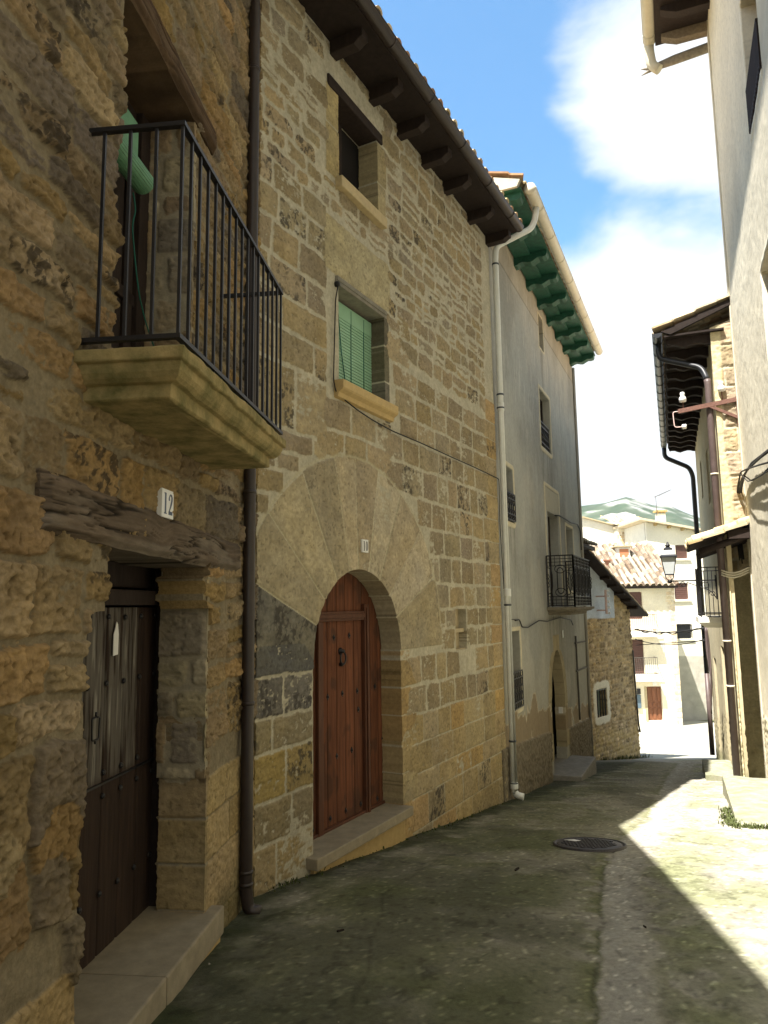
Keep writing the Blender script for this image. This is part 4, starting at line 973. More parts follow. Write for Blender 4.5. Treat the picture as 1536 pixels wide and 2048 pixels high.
    def grille(u0, u1, v0, v1, w, parent):
        m = MB(); 
        for v in (v0, v0 + .09, v1 - .09, v1): m.bar(WG.P(u0, v, w), WG.P(u1, v, w), .018)
        n = max(4, int((u1 - u0) / .11))
        for i in range(n + 1): u = u0 + (u1 - u0) * i / n; m.bar(WG.P(u, v0, w), WG.P(u, v1, w), .014)
        for i in range(n):
            u = u0 + (u1 - u0) * (i + .5) / n
            for vc in ((v0 + v1) / 2 - .11, (v0 + v1) / 2 + .11):
                m.tube([WG.P(u + .045 * math.cos(a), vc + .075 * math.sin(a), w) for a in np.linspace(0, 2 * math.pi, 11)[:-1]], .008, 5, closed=True)
        m.build('window_grille', MT['iron'], parent)
    grille(3.74, 4.70, 4.66, 5.16, -.03, wins[0]); grille(.62, 1.25, 2.90, 3.32, .03, wins[1]); grille(.72, 1.31, .07, .60, .03, wins[2])
    # doorway
    m = MB(); m.box(WG, 3.5, 5.1, -1.7, .8, -.36, -.30); d = m.build('door', mat('dark_plank_door', (.055, .030, .020), .65, 0, 18, .4, .2, stretch=(1, 1, .2)), hg)
    m = MB()
    for i in range(5): m.box(WG, 3.72 + i * .29, 3.735 + i * .29, -1.6, .7, -.30, -.29)
    m.box(WG, 3.66, 4.95, .0, .06, -.30, -.27); m.build('door_batten', MT['darkwood'], d)
    m = MB(); m.box(WG, 4.93, 4.955, -.55, -.43, -.12, -.04); m.build('letter_plate', MT['white'], hg)
    m = MB(); m.box(WG, 3.50, 5.35, -2.6, -1.42, -.3, .50); m.build('door_step', mat('grey_step', (.30, .285, .25), .85, 0, 9, .3, .35, 60), hg, .02)
    m = MB(); m.box(WG, 5.0, 5.06, .93, 1.08, .005, .02); m.build('number_tile', MT['white'], hg)
    # balcony
    bu0, bu1, bw = 3.66, 5.72, .50
    m = MB(); sec = [(.16, 1.40), (.14, 1.43), (.14, 1.455), (.06, 1.47), (.03, 1.495), (0, 1.50), (0, 1.545)]
    vs_ = []; fs_ = []
    for i_, v in sec: vs_ += [WG.P(bu0 - .07 + i_, v, -.05), WG.P(bu0 - .07 + i_, v, bw + .06 - i_), WG.P(bu1 + .07 - i_, v, bw + .06 - i_), WG.P(bu1 + .07 - i_, v, -.05)]
    for k in range(len(sec) - 1):
        for i in range(4): fs_.append((k * 4 + i, k * 4 + (i + 1) % 4, k * 4 + 4 + (i + 1) % 4, k * 4 + 4 + i))
    fs_ += [(3, 2, 1, 0), tuple(len(sec) * 4 - 4 + i for i in range(4))]
    m.add(vs_, fs_); m.build('balcony_slab', mat('weathered_slab', (.24, .21, .155), .9, 0, 10, .45, .4, 50), hg, .004)
    m = MB(); v0, v1 = 1.57, 2.50
    def panel(A, B, n):
        A = np.array(A); B = np.array(B); L = np.linalg.norm(B - A)
        at = lambda t, v: A + (B - A) * t + np.array([0, 0, v])
        for v, t in ((v0, .016), (v0 + .05, .010), (v0 + .11, .010), (v0 + .17, .012), (v1 - .19, .012), (v1 - .12, .010), (v1 - .06, .010), (v1, .022)): m.bar(at(0, v), at(1, v), t)
        for t in (0, 1): m.bar(at(t, v0 - .02), at(t, v1), .028)
        ring = lambda t, v, rx, rv, r: m.tube([at(t + rx * math.cos(a) / L, v + rv * math.sin(a)) for a in np.linspace(0, 2 * math.pi, 15)[:-1]], r, 5, closed=True)
        vm = (v0 + v1) / 2
        for i in range(n):
            tc = (i + .5) / n; hw = L / n / 2
            pill = []
            for a in np.linspace(0, math.pi, 9): pill.append(at(tc + .055 * math.cos(a) / L, vm + .17 + .07 * math.sin(a)))
            for a in np.linspace(math.pi, 2 * math.pi, 9): pill.append(at(tc + .055 * math.cos(a) / L, vm - .17 + .07 * math.sin(a)))
            m.tube(pill, .010, 5, closed=True)
            ring(tc, vm + .215, .10, .075, .008); ring(tc, vm - .215, .10, .075, .008)
            for sgn in (-1, 1):
                m.tube([at(tc + sgn * (hw * .98) / L, vm + .25), at(tc + sgn * hw * .70 / L, vm + .22), at(tc + sgn * hw * .62 / L, vm + .1), at(tc + sgn * hw * .62 / L, vm - .1), at(tc + sgn * hw * .70 / L, vm - .22), at(tc + sgn * hw * .98 / L, vm - .25)], .009, 5)
                for vv in (-.08, 0., .08): ring(tc + sgn * hw / L, vm + vv, .035, .045, .007)
            for k in range(5): t = (i + (k + .5) / 5) / n; m.bar(at(t, v0), at(t, v0 + .17), .009); m.bar(at(t, v1 - .19), at(t, v1), .009)
            m.bar(at(i / n, v0), at(i / n, v1), .014)
    z0 = WG.P(0, 0, 0) * 0
    pA, pB, pC, pD = (WG.P(bu0, 0, .02), WG.P(bu0, 0, bw), WG.P(bu1, 0, bw), WG.P(bu1, 0, .02))
    panel(pA, pB, 1); panel(pB, pC, 5); panel(pC, pD, 1)
    m.build('balcony_railing', MT['iron'], hg)
    # green eave: wavy corbels between boards, ivory gutter, tiles
    zc = 7.52
    m = MB(); m.box(WG, -.05, 7.95, zc + .155, zc + .185, -.2, .60); m.build('eave_boards', MT['greenwood'], hg)
    for i in range(9):
        u = .02 + i * .965
        sec = [(-.2, .155), (-.2, -.03), (.05, -.03), (.10, .0), (.16, .012), (.24, -.012), (.30, -.020), (.37, .015), (.43, .045), (.50, .035), (.56, .05), (.58, .09), (.58, .155)]
        m = MB(); m.prism([WG.P(u, zc + b, a) for a, b in sec], WG.d * .20); m.build('corbel', MT['greenwood'], hg, .006)
        if i < 8:
            m = MB(); m.prism([WG.P(u + .21, zc + .154, a) for a in (.02, .30)] + [WG.P(u + .21, zc + .10, .30), WG.P(u + .21, zc + .10, .02)], WG.d * .745); m.build('eave_plank', MT['greenwood'], hg, .01)
    gutter('gutter', WG, .12, 7.90, .70, 7.75, .085, MT['ivory'], hg, joints=.93)
    m = MB(); m.lathe(WG.P(.12, 7.745, .70), [(.086, -.02), (.088, .0), (.088, .05)], 18, WG.d); m.build('gutter_cap', MT['ivory'], hg)
    tile_roof('roof', WG, -.12, 7.95, .64, 7.80, 19, 4.2, hg, PAL_OLD, period=.24, res=.03, seed=8)
    m = MB(); m.prism([WG.P(-.1, 7.70, .55), WG.P(-.1, 7.80, .6), WG.P(-.1, 9.1, -3.4), WG.P(-.1, 7.70, -3.4)], WG.d * .08); m.build('verge_masonry', MT['concrete'], hg)
    # pale downpipe down the joint with the sandstone house
    P10 = lambda x, y, w: W10.P(*W10.uv(x, y, w), w)
    gtop = WG.P(.55, 7.66, .70)
    e1 = WG.P(.50, 7.45, .68)
    jx = W10.P(5.66, 7.02, .10)
    path = rounded_path([gtop, e1, e1 + (jx - e1) * .10 + np.array([0, 0, -.10]), jx + np.array([0, 0, .0]), W10.P(5.68, 6.85, .075), W10.P(5.68, -.98, .075)], .10, 5)
    base = W10.P(5.68, -.98, .075); foot = [W10.P(5.68, -.90, .075), W10.P(5.685, -1.01, .09), W10.P(5.70, -1.03, .20)]
    m = MB(); m.tube(path + rounded_path(foot, .05, 4)[1:], .047, 14); dp = m.build('downpipe', MT['pale_pipe'], hg)
    pipe_rings([(W10.P(5.68, W10.uv(x, y, .07)[1], .075), (0, 0, 1)) for x, y in ((984, 522), (1003, 818), (1014, 1210), (1024, 1482), (1000, 790), (1029, 1565))], .049, MT['graypipe'], dp)
    m = MB(); m.lathe(W10.P(5.68, 1.72, .075), [(.052, 0), (.054, .01), (.054, .10), (.05, .11)], 14); m.lathe(W10.P(5.68, 4.45, .075), [(.052, 0), (.054, .01), (.054, .12), (.05, .13)], 14); m.lathe(W10.P(5.68, -.93, .075), [(.053, 0), (.056, .01), (.056, .08), (.052, .09)], 14); m.build('pipe_socket', MT['pale_pipe'], dp)
    # service pipe and meter niche on the far strip
    m = MB(); m.tube([WG.P(6.55, -.9, .03), WG.P(6.5, .9, .03)], .02, 8); m.bar(WG.P(6.4, .75, .03), WG.P(7.9, .72, .03), .03); m.bar(WG.P(6.4, .15, .03), WG.P(7.9, .12, .03), .03); m.build('service_pipe', MT['cable2'], hg)
    m = MB(); m.tube([WG.P(8.09, -2, .03), WG.P(8.09, 7.5, .03)], .035, 8); m.build('corner_pipe', MT['grey_wall'], hg)
build_grey()
m = MB(); P = lambda x, y: WG.P(*WG.uv(x, y, .03), .03)
m.tube(rounded_path([P(x, y) for x, y in ((1030, 1241), (1039, 1239), (1044, 1254), (1056, 1255), (1078, 1241), (1094, 1243), (1120, 1235), (1142, 1240), (1146, 1250))], .05, 3), .010, 5)
tag(m.build('facade_cable', MT['cable']), 'slack dark cable looped along the grey rendered wall above the barred ground window', 'cable')
m = MB(); m.tube(rounded_path([P(x, y) for x, y in ((1110, 1031), (1118, 1031), (1130, 1038), (1142, 1046), (1155, 1049), (1160, 1060), (1163, 1100))], .05, 3), .014, 5)
tag(m.build('facade_cable', MT['cable']), 'short cable stapled on the grey rendered wall between the balcony door and corner', 'cable')

# ------------------------------------------------------------------ corner house on the right (stone quoins, canopy, white balcony)
h2 = thing('corner_house', 'house with stone quoined end, dark rafter eave and small tiled canopy over a white balcony', 'house', R2.P(4, -1.6))
def build_r2():
    L = 9.2
    def fn(U, V):
        n1 = fbm(U * 1.1, V * 1.1, 4, 301); n2 = fbm(U * 6, V * 6, 4, 303); n3 = fbm(U * 24, V * 24, 3, 305)
        c = np.broadcast_to(np.array(lin(196, 184, 152)), U.shape + (3,)) * (.82 + .36 * n1[..., None]) * (.92 + .16 * n2[..., None])
        rough = sst(-.1 - .12 * U - V + (n1 - .5) * .5, 0, .3)
        c = lerp3(c, np.array(lin(168, 158, 128)), rough * .8); h = (n2 - .5) * .012 + rough * (n3 - .5) * .05
        c = lerp3(c, (.10, .11, .05), sst(-.85 - .13 * U - V + (n2 - .5) * .4, 0, .3) * .6)
        return h, c
    hol = [box_sd(1.0, 1.75, 1.40, 2.95), box_sd(3.2, 3.9, 3.6, 4.7), box_sd(6.2, 6.8, 4.1, 5.0), box_sd(2.6, 3.5, -1.6, .75), box_sd(6.0, 7.2, -2.2, .3)]
    def holes(U, V):
        s = hol[0](U, V)
        for q in hol[1:]: s = np.minimum(s, q(U, V))
        return s
    wall_relief('wall', R2, .0, L, -3.0, 6.0, .03, fn, MT['rough'], h2, holes, .07)
    m = MB(); m.box(R2, 1.2, L - .02, -3.0, 2.66, -5, -.30); m.box(R2, -.0, L - .02, 2.66, 5.95, -5, -.30); m.build('wall_body', MT['cream_wall'], h2)
    for (a, b, c, d_, k) in ((1.0, 1.75, 1.40, 2.95, 'balcony_door'), (3.2, 3.9, 3.6, 4.7, 'window'), (6.2, 6.8, 4.1, 5.0, 'window'), (2.6, 3.5, -1.6, .75, 'door'), (6.0, 7.2, -2.2, .3, 'door')):
        MB().box(R2, a - .02, b + .02, c - .02, d_ + .02, -.13, -.065).build(k, MT['brownblind'] if k == 'balcony_door' else MT['darkwood'], h2)
    # end wall that faces up the street: dressed quoins with render left in places
    S = Stones(44); r = random.Random(4)
    S.rows(-.1, 1.4, rows_rand(r, -1.6, 6.6, .26, .42), .28, .62, rad=.02, gap=.010, h=.020, tilt=.012)
    def fe(U, V):
        h, c, sid, best = S.eval(U, V, .02, 4., 91, [lin(186, 168, 130), lin(178, 158, 118), lin(194, 178, 142), lin(172, 154, 120)], lin(188, 178, 150), edge=.025, rough=.008, stain=0)
        n = fbm(U * 3, V * 1.2, 4, 311); ren = np.maximum(sst(.13 + (n - .5) * .14 - U, -.02, .02), np.maximum(sst(U - .36 + (n - .5) * .3, -.03, .03), sst(2.15 - V + (n - .5) * .3, -.03, .03)))
        rc = np.array(lin(200, 188, 152)) * (.8 + .4 * fbm(U * 8, V * 8, 4, 313)[..., None])
        low = sst(.05 - V, 0, .1); rn = fbm(U * 22, V * 22, 3, 317)
        c = c * (1 - ren[..., None]) + rc * ren[..., None]; h = h * (1 - ren) + ren * (.022 + (rn - .5) * .02 * (1 + 2 * low))
        return h, c
    relief('quoins', R2.P(0, 0, 0), -R2.n, (0, 0, 1), -R2.d, 0., 1.2, -1.7, 6.5, .016, fe, MT['stone'], h2, lambda U, V: np.minimum(np.minimum(6.02 + .32 * U - V, 9), box_sd(.015, 3, -3, 2.62)(U, V)), .25)
    relief('added_recess_wall', R2.P(1.15, 0, 0), -R2.n, (0, 0, 1), -R2.d, 0., 1.4, -1.9, 2.9, .03, fe, MT['stone'], h2, None, .04)  # end wall set back in an added recess so it falls in shade
    # eave
    ze = 5.80
    m = MB(); m.box(R2, -.10, L + .1, ze + .14, ze + .17, -.2, .70); m.build('eave_soffit', MT['soffit'], h2)
    rp = MT['darkwood']
    for i in range(15):
        u = .03 + i * .645
        sec = [(-.2, .138), (-.2, -.02), (.05, -.02), (.12, .01), (.20, .015), (.30, -.005), (.38, -.03), (.46, -.005), (.52, .03), (.60, .035), (.66, .03), (.68, .08), (.68, .138)]
        m = MB(); m.prism([R2.P(u, ze + b, a) for a, b in sec], R2.d * .11); m.build('rafter', rp, h2, .006)
    gutter('gutter', R2, -.12, L + .12, .80, ze + .215, .075, MT['gutterdark'], h2, joints=.62)
    tile_roof('roof', R2, -.16, L + .15, .86, ze + .26, 17.5, 4.6, h2, [lin(214, 198, 164), lin(200, 176, 140), lin(222, 206, 176), lin(196, 160, 124)], period=.25, res=.03, seed=18)
    m = MB(); m.prism([R2.P(-.12, ze + .17, .60), R2.P(-.12, ze + .235, .74), R2.P(-.12, 7.15, -2.2), R2.P(-.12, 7.06, -2.2)], R2.d * .06); m.build('verge_board', MT['soffit'], h2)
    # downpipes
    g0 = gz(R2.P(0, 0)[0], R2.P(0, 0)[1])
    p = rounded_path([R2.P(.25, ze + .16, .80), R2.P(.25, ze - .10, .80), R2.P(.12, ze - .38, .16), R2.P(.03, ze - .62, .085), R2.P(.03, -1.12, .085)], .10, 4)
    m = MB(); k = 14; m.tube(p[:k], .045, 12); m.build('gutter_outlet', MT['gutterdark'], h2)
    m = MB(); m.tube(p[k - 1:], .054, 14); dp = m.build('downpipe', MT['pipebrown'], h2)
    pipe_rings([(R2.P(.03, v, .085), (0, 0, 1)) for v in (3.62, 1.0, .32)], .056, MT['ivory'], dp)
    m = MB(); m.tube(rounded_path([R2.P(L, ze + .15, .80), R2.P(L, ze - .12, .80), R2.P(L, ze - .46, .18), R2.P(L, ze - .7, .10), R2.P(L, -.3, .10)], .12, 5), .062, 12); dp = m.build('downpipe', MT['gutterdark'], h2)
    m = MB(); m.tube([R2.P(L, -.3, .10), R2.P(L, -2.42, .10)], .062, 12); m.build('lower_downpipe', MT['pipebrown'], dp)
    # balcony
    b0, b1, bw, zb = .35, 1.95, .46, 1.36
    m = MB(); vs_ = []; fs_ = []
    sec = [(.10, zb - .17), (.01, zb - .10), (0, zb - .09), (0, zb)]
    for i_, v in sec: vs_ += [R2.P(b0 + i_, v, -.05), R2.P(b0 + i_, v, bw - i_), R2.P(b1 - i_, v, bw - i_), R2.P(b1 - i_, v, -.05)]
    for k in range(3):
        for i in range(4): fs_.append((k * 4 + i, k * 4 + (i + 1) % 4, k * 4 + 4 + (i + 1) % 4, k * 4 + 4 + i))
    fs_ += [(3, 2, 1, 0), (12, 13, 14, 15)]
    m.add(vs_, fs_); m.build('balcony_slab', MT['white_wall'], h2, .008)
    m = MB(); v0, v1 = zb + .05, zb + .80; w0, w1 = .02, bw - .05
    ro = None
    for v, nm in ((v0, 'balcony_railing'), (v1, 'handrail')):
        m = MB(); m.bar(R2.P(b0 + .05, v, w0), R2.P(b0 + .05, v, w1), .016); m.bar(R2.P(b0 + .05, v, w1), R2.P(b1 - .05, v, w1), .016); m.bar(R2.P(b1 - .05, v, w1), R2.P(b1 - .05, v, w0), .016)
        r_o = m.build(nm, MT['iron'], ro or h2); ro = ro or r_o
    sp = [(b0 + .05, w0 + (w1 - w0) * i / 3) for i in range(4)] + [(b1 - .05, w0 + (w1 - w0) * i / 3) for i in range(4)] + [(b0 + .05 + (b1 - b0 - .1) * i / 11, w1) for i in range(1, 11)]
    for k, (u, ww) in enumerate(sp):
        t = .011 if k in (3, 7) else .006
        MB().box(R2, u - t, u + t, zb, v1 + (.05 if t > .01 else 0), ww - t, ww + t).build('baluster', MT['iron'], ro)
    # tiled canopy
    cu0, cu1 = -.42, 1.25  # near end lengthened to help shade the added recess
    tile_roof('canopy_roof', R2, cu0, cu1, .56, 2.52, 19, .98, h2, [lin(226, 214, 180), lin(214, 196, 156), lin(204, 178, 132), lin(220, 204, 168)], period=.21, step=.34, res=.016, amp=.055, seed=21)
    m = MB(); m.prism([R2.P(cu0 + .03, 2.46, .54), R2.P(cu0 + .03, 2.485, .54), R2.P(cu0 + .03, 2.79, -.36), R2.P(cu0 + .03, 2.765, -.36)], R2.d * (cu1 - cu0 - .06)); m.build('canopy_boards', MT['soffit'], h2)
    for u in (-.26, .16, .60, 1.05):
        m = MB(); m.tube([R2.P(u, 2.37, .40), R2.P(u, 2.62, -.36)], .055, 10); m.build('canopy_rafter', MT['darkwood'], h2)
    m = MB(); m.box(R2, cu0 + .05, .0, 2.55, 2.70, -.35, -.02); m.build('canopy_plate', MT['darkwood'], h2)
build_r2()
# low kerb blocks against the right hand walls
def step_block(label, corners, hgt, base):
    m = MB(); n = 10; vs_ = []; fs_ = []
    c = np.array(corners, float)
    def pt(s, t, z):
        p = (c[0] * (1 - s) + c[1] * s) * (1 - t) + (c[3] * (1 - s) + c[2] * s) * t
        return p[0], p[1]
    NU, NV = 26, 9
    for a in range(NU):
        for b in range(NV):
            s, t = a / (NU - 1), b / (NV - 1); x, y = pt(s, t, 0); e = (vn(np.array([x * 5.]), np.array([y * 5.]), 31)[0] - .5) * .05
            edge = min(s * 6, (1 - s) * 6, t * 3, (1 - t) * 3, 1)
            vs_.append((x, y, ground_z(y) * .35 + base * .65 + hgt + e * .6 - (1 - edge) * .03))
    for a in range(NU - 1):
        for b in range(NV - 1): fs_.append((a * NV + b, (a + 1) * NV + b, (a + 1) * NV + b + 1, a * NV + b + 1))
    m.add(vs_, fs_, True)
    rim = [(a, 0) for a in range(NU)] + [(NU - 1, b) for b in range(1, NV)] + [(a, NV - 1) for a in range(NU - 2, -1, -1)] + [(0, b) for b in range(NV - 2, 0, -1)]
    tp = [vs_[a * NV + b] for a, b in rim]; k = len(tp)
    bt = [(p[0] + (vn(np.array([p[0] * 9]), np.array([p[1] * 9]), 7)[0] - .5) * .03, p[1] + (vn(np.array([p[0] * 9]), np.array([p[1] * 9]), 8)[0] - .5) * .03, gz(p[0], p[1]) - .15) for p in tp]
    m.add(tp + bt, [(i, k + i, k + (i + 1) % k, (i + 1) % k) for i in range(k)])
    return tag(m.build('kerb_block', mat('kerb_concrete', (.36, .34, .275), .93, 0, 7, .3, .6, 45, spec=.12, col2=(.20, .21, .12)), None), label, 'step')
A = np.array([3.72, 8.10]); d_ = R1.d[:2]; nn = R1.n[:2]
step_block('long pale concrete step at the foot of the cream wall, with weeds along its edge', [A, A + d_ * 3.1, A + d_ * 3.1 - nn * .80, A - nn * .90], .13, gz(0, 9.2))
B0 = R2.P(1.7, 0, .48)[:2]
step_block('short pale doorstep beside the far brown downpipe, beyond the long concrete step', [B0, B0 + R2.d[:2] * 1.9, B0 + R2.d[:2] * 1.9 - R2.n[:2] * .5, B0 - R2.n[:2] * .5], .16, gz(0, B0[1] + .5))

# ------------------------------------------------------------------ near cream house on the right
h1 = thing('rendered_house', 'tall cream rendered house at the right edge with a broken timber eave', 'house', R1.P(-4, -.9))
def build_r1():
    a = R1.uv(1479, 33); b = R1.uv(1505, 255); c_ = R1.uv(1523, 545)
    wu, vt, vb = (a[0] + b[0]) / 2, a[1], b[1]
    hol = [box_sd(wu - 1.1, wu, vb, vt), box_sd(c_[0] - 1.1, c_[0], c_[1] - 1.6, c_[1])]
    def fn(U, V):
        n1 = fbm(U * 1.0, V * 1.0, 4, 401); n2 = fbm(U * 7, V * 7, 4, 403); n3 = fbm(U * 40, V * 40, 3, 405)
        c = np.broadcast_to(np.array(lin(220, 212, 190)), U.shape + (3,)) * (.84 + .32 * n1[..., None]) * (.93 + .14 * n2[..., None])
        c = c * (1 - .12 * sst(fbm(U * 30, V * 30, 3, 411), .62, .72)[..., None])
        h = (n2 - .5) * .010 + (n3 - .5) * .0035
        low = sst(-.05 - V, -.02, .03); rn = fbm(U * 26, V * 26, 3, 407)
        h = h + low * (rn - .35) * .05; c = lerp3(c, np.array(lin(176, 168, 138)), low * .6)
        for q in hol:
            d = q(U, V); bd = (d > 0) & (d < .07); h = np.where(bd, h + .012, h); c = np.where(bd[..., None], np.array(lin(222, 216, 196)) * (.9 + .2 * n2[..., None]), c)
        return h, c
    wall_relief('wall', R1, -5.2, .0, -1.6, 11.6, .022, fn, MT['rough'], h1, lambda U, V: np.minimum(hol[0](U, V), hol[1](U, V)), .30)
    MB().box(R1, -14, -5.2, -1.5, 11.6, -5, .0).build('side_wall', MT['cream_wall'], h1)
    MB().box(R1, -5.2, -.02, -1.5, 11.55, -5, -.36).build('wall_body', MT['grey_wall'], h1)
    MB().box(R1, -.05, -.004, -1.5, 11.6, -4.5, -.02).build('end_wall', MT['cream_wall'], h1)
    MB().box(R1, -.16, -.003, -1.4, 11.5, .0, .018).build('corner_band', MT['cream_wall'], h1, .006)
    for (u0, u1, v0, v1) in ((wu - 1.1, wu, vb, vt), (c_[0] - 1.1, c_[0], c_[1] - 1.6, c_[1])):
        o = MB().box(R1, u0, u1, v0, v1, -.34, -.29).build('window', MT['dark'], h1)
        m = MB(); m.box(R1, u1 - .07, u1 - .003, v0, v1, -.29, -.24); m.box(R1, u0, u1 - .07, v1 - .07, v1, -.29, -.24); m.build('frame', MT['darkwood'], o)
    m = MB()
    for v in (vb + .05, vb + .52): m.bar(R1.P(wu - 1.1, v, .01), R1.P(wu, v, .01), .025)
    for i in range(16): u = wu - .03 - i * .07; m.bar(R1.P(u, vb, .01), R1.P(u, vb + .52, .01), .022)
    m.build('window_railing', MT['darkwood'], h1)
    ze = 11.25
    m = MB(); m.box(R1, -14, .12, ze + .13, ze + .17, -.3, .84); m.build('eave_boards', MT['darkwood'], h1)
    for i in range(14):
        u = .0 - i * .62
        m = MB(); m.prism([R1.P(u, ze + b, a) for a, b in ((-.3, .13), (-.3, -.06), (.5, -.05), (.66, .02), (.74, .06), (.74, .13))], -R1.d * .15); m.build('rafter', mat('pale_rafter', (.26, .21, .15), .8, 0, 20, .4, .2) if i == 0 else MT['darkwood'], h1, .008)
    gutter('gutter', R1, -14, .06, .93, ze + .20, .10, MT['cream_wall'], h1)
    tile_roof('roof', R1, -14, .14, .98, ze + .26, 18, 4.5, h1, PAL_OLD, res=.06, seed=31)
    # broken timber end with torn boards at the far end of the eave
    m = MB(); m.tube([R1.P(.16, ze - .12, -.2), R1.P(.16, ze - .20, .55), R1.P(.16, ze - .25, .92)], [.085, .08, .055], 9); m.tube([R1.P(.16, ze - .25, .9), R1.P(.17, ze - .20, 1.10)], [.05, .008], 7); m.tube([R1.P(.16, ze - .26, .9), R1.P(.15, ze - .34, 1.10)], [.04, .006], 7)
    m.build('broken_timber', mat('bleached_timber', (.33, .29, .23), .85, 0, 18, .45, .4), h1)
    m = MB(); m.tube(rounded_path([R1.P(.08, ze + .42, .93), R1.P(.10, ze + .05, .95), R1.P(.12, ze - .22, .92), R1.P(.12, ze - .34, .80)], .1, 4), [.10] * 16 if False else .085, 12); m.build('bent_gutter_end', MT['cream_wall'], h1)
build_r1()

# bracket with insulators on the cream wall
br = thing('insulator_bracket', 'rusty iron arm with white porcelain insulators on the cream wall above the canopy', 'bracket', R1.P(-.12, 4.3))
zb = 4.78
m = MB(); q0 = R1.P(-.10, zb, .0)
tip = R1.P(-.10, zb - .10, .88)
m.bar(q0, tip, .035, .07); m.bar(R1.P(-.10, zb - .30, .0), R1.P(-.10, zb - .06, .42), .03, .045); m.bar(R1.P(-.10, zb + .05, .012), R1.P(-.10, zb - .42, .012), .03, .02); m.build('arm', MT['rust'], br)
prof = [(.025, 0), (.055, .01), (.058, .06), (.045, .09), (.030, .10), (.034, .12), (.040, .14), (.030, .165), (.01, .17)]
for w_, up in ((.80, .10), (.22, .14)):
    p = R1.P(-.10, zb - .10 * w_ / .88 + .035, w_); m = MB(); m.tube([p, p + np.array([0, 0, up + .02])], .009, 6); st = m.build('pin', MT['rust'], br)
    m = MB(); m.lathe(p + np.array([0, 0, up]), prof, 14); m.build('insulator', MT['white'], br)
p = R1.P(-.10, zb - .36, .82); m = MB(); m.tube(rounded_path([R1.P(-.10, zb - .10, .88), R1.P(-.10, zb - .10, .96), R1.P(-.10, zb - .36, .95), p], .04, 3), .008, 6); m.build('hook', MT['pinkrust'], br)
m = MB(); m.lathe(p - R1.n * .05, [(.03, 0), (.042, .01), (.035, .03), (.042, .05), (.03, .07)], 12, R1.n); m.build('insulator', MT['white'], br)

# bundled cables at the corner between the two right hand houses
def sag(a, b, s, n=14):
    a = np.array(a); b = np.array(b); return [a + (b - a) * t - np.array([0, 0, 4 * s * t * (1 - t)]) for t in np.linspace(0, 1, n)]
m = MB(); 
cp = [R1.uv(*p) for p in ((1560, 890), (1536, 908), (1512, 925), (1497, 948), (1490, 975), (1487, 1030), (1489, 1080), (1494, 1118))]
for k, (dx, dz) in enumerate(((0, 0), (.03, .03), (.05, -.05), (.02, .07), (.06, .02))):
    pts = [R1.P(u + .012 * k * math.sin(i * 1.7 + k), v + dz * math.sin(i * 1.1 + k) - .06 * k * (i < 3), .05 + dx) for i, (u, v) in enumerate(cp)]
    m.tube(rounded_path(pts, .12, 3), .016 - .0022 * k, 6)
tag(m.build('cable_bundle', MT['cable']), 'tangled black cables swooping down the cream wall to the end of the canopy', 'cable')
m = MB(); pts = [R2.P(-.03, 2.02 - .05 * math.sin(t * 6), .10 - .62 * t) for t in np.linspace(0, 1, 8)]
for k in range(3): m.tube([p + np.array([0, 0, .035 * k]) + R2.d * (-.02 * k) for p in pts], .014, 6)
tag(m.build('cable_conduit', MT['cream_wall']), 'pale painted cables crossing behind the brown downpipe under the canopy', 'cable')

# street lamp on its wall bracket
lu = 3.3; la = R2.P(lu, 0, 0); 
ltop = 2.03
lamp = thing('street_lamp', 'black four sided lantern on a scrolled iron wall bracket beside the white balcony', 'street lamp', R2.P(lu, 1.7, .9))
lw = .86
m = MB(); m.bar(R2.P(lu, ltop, 0), R2.P(lu, ltop, lw), .026); m.bar(R2.P(lu, ltop + .10, .015), R2.P(lu, ltop - .38, .015), .03, .02)
m.tube(rounded_path([R2.P(lu, ltop - .36, .02), R2.P(lu, ltop - .20, .12), R2.P(lu, ltop - .03, .55)], .2, 6), .010, 6)
for c, rr in (((.20, -.10), .075), ((.62, -.075), .06), ((.09, -.27), .06)):
    m.tube([R2.P(lu, ltop + c[1] + rr * (1 - t * .09) * math.sin(t), c[0] + rr * (1 - t * .09) * math.cos(t)) for t in np.linspace(0, 6.5, 20)], .008, 5)
m.lathe(R2.P(lu, ltop - .045, lw), [(.02, 0), (.045, .02), (.045, .055), (.025, .075)], 12); m.build('bracket', MT['iron'], lamp)
def frus(fr, u, w, sec):
    m = MB(); vs_ = []; fs_ = []
    for v, h in sec: vs_ += [fr.P(u - h, v, w - h), fr.P(u + h, v, w - h), fr.P(u + h, v, w + h), fr.P(u - h, v, w + h)]
    for k in range(len(sec) - 1):
        for i in range(4): fs_.append((k * 4 + i, k * 4 + (i + 1) % 4, k * 4 + 4 + (i + 1) % 4, k * 4 + 4 + i))
    fs_ += [(3, 2, 1, 0), tuple(len(sec) * 4 - 4 + i for i in range(4))]; m.add(vs_, fs_); return m
z0 = ltop + .13
frus(R2, lu, lw, [(z0 + .012, .078), (z0 + .345, .135)]).build('lantern_glass', MT['lampglass'], lamp)
m = frus(R2, lu, lw, [(z0 - .01, .088), (z0 + .012, .088)]); 
for sx_ in (-1, 1):
    for sy_ in (-1, 1): m.bar(R2.P(lu + sx_ * .083, z0, lw + sy_ * .083), R2.P(lu + sx_ * .142, z0 + .35, lw + sy_ * .142), .014)
    m.tube(rounded_path([R2.P(lu, ltop + .02, lw + sx_ * .01), R2.P(lu, ltop + .05, lw + sx_ * .07), R2.P(lu, z0, lw + sx_ * .075)], .04, 3), .010, 6)
m.build('lantern_frame', MT['iron'], lamp)
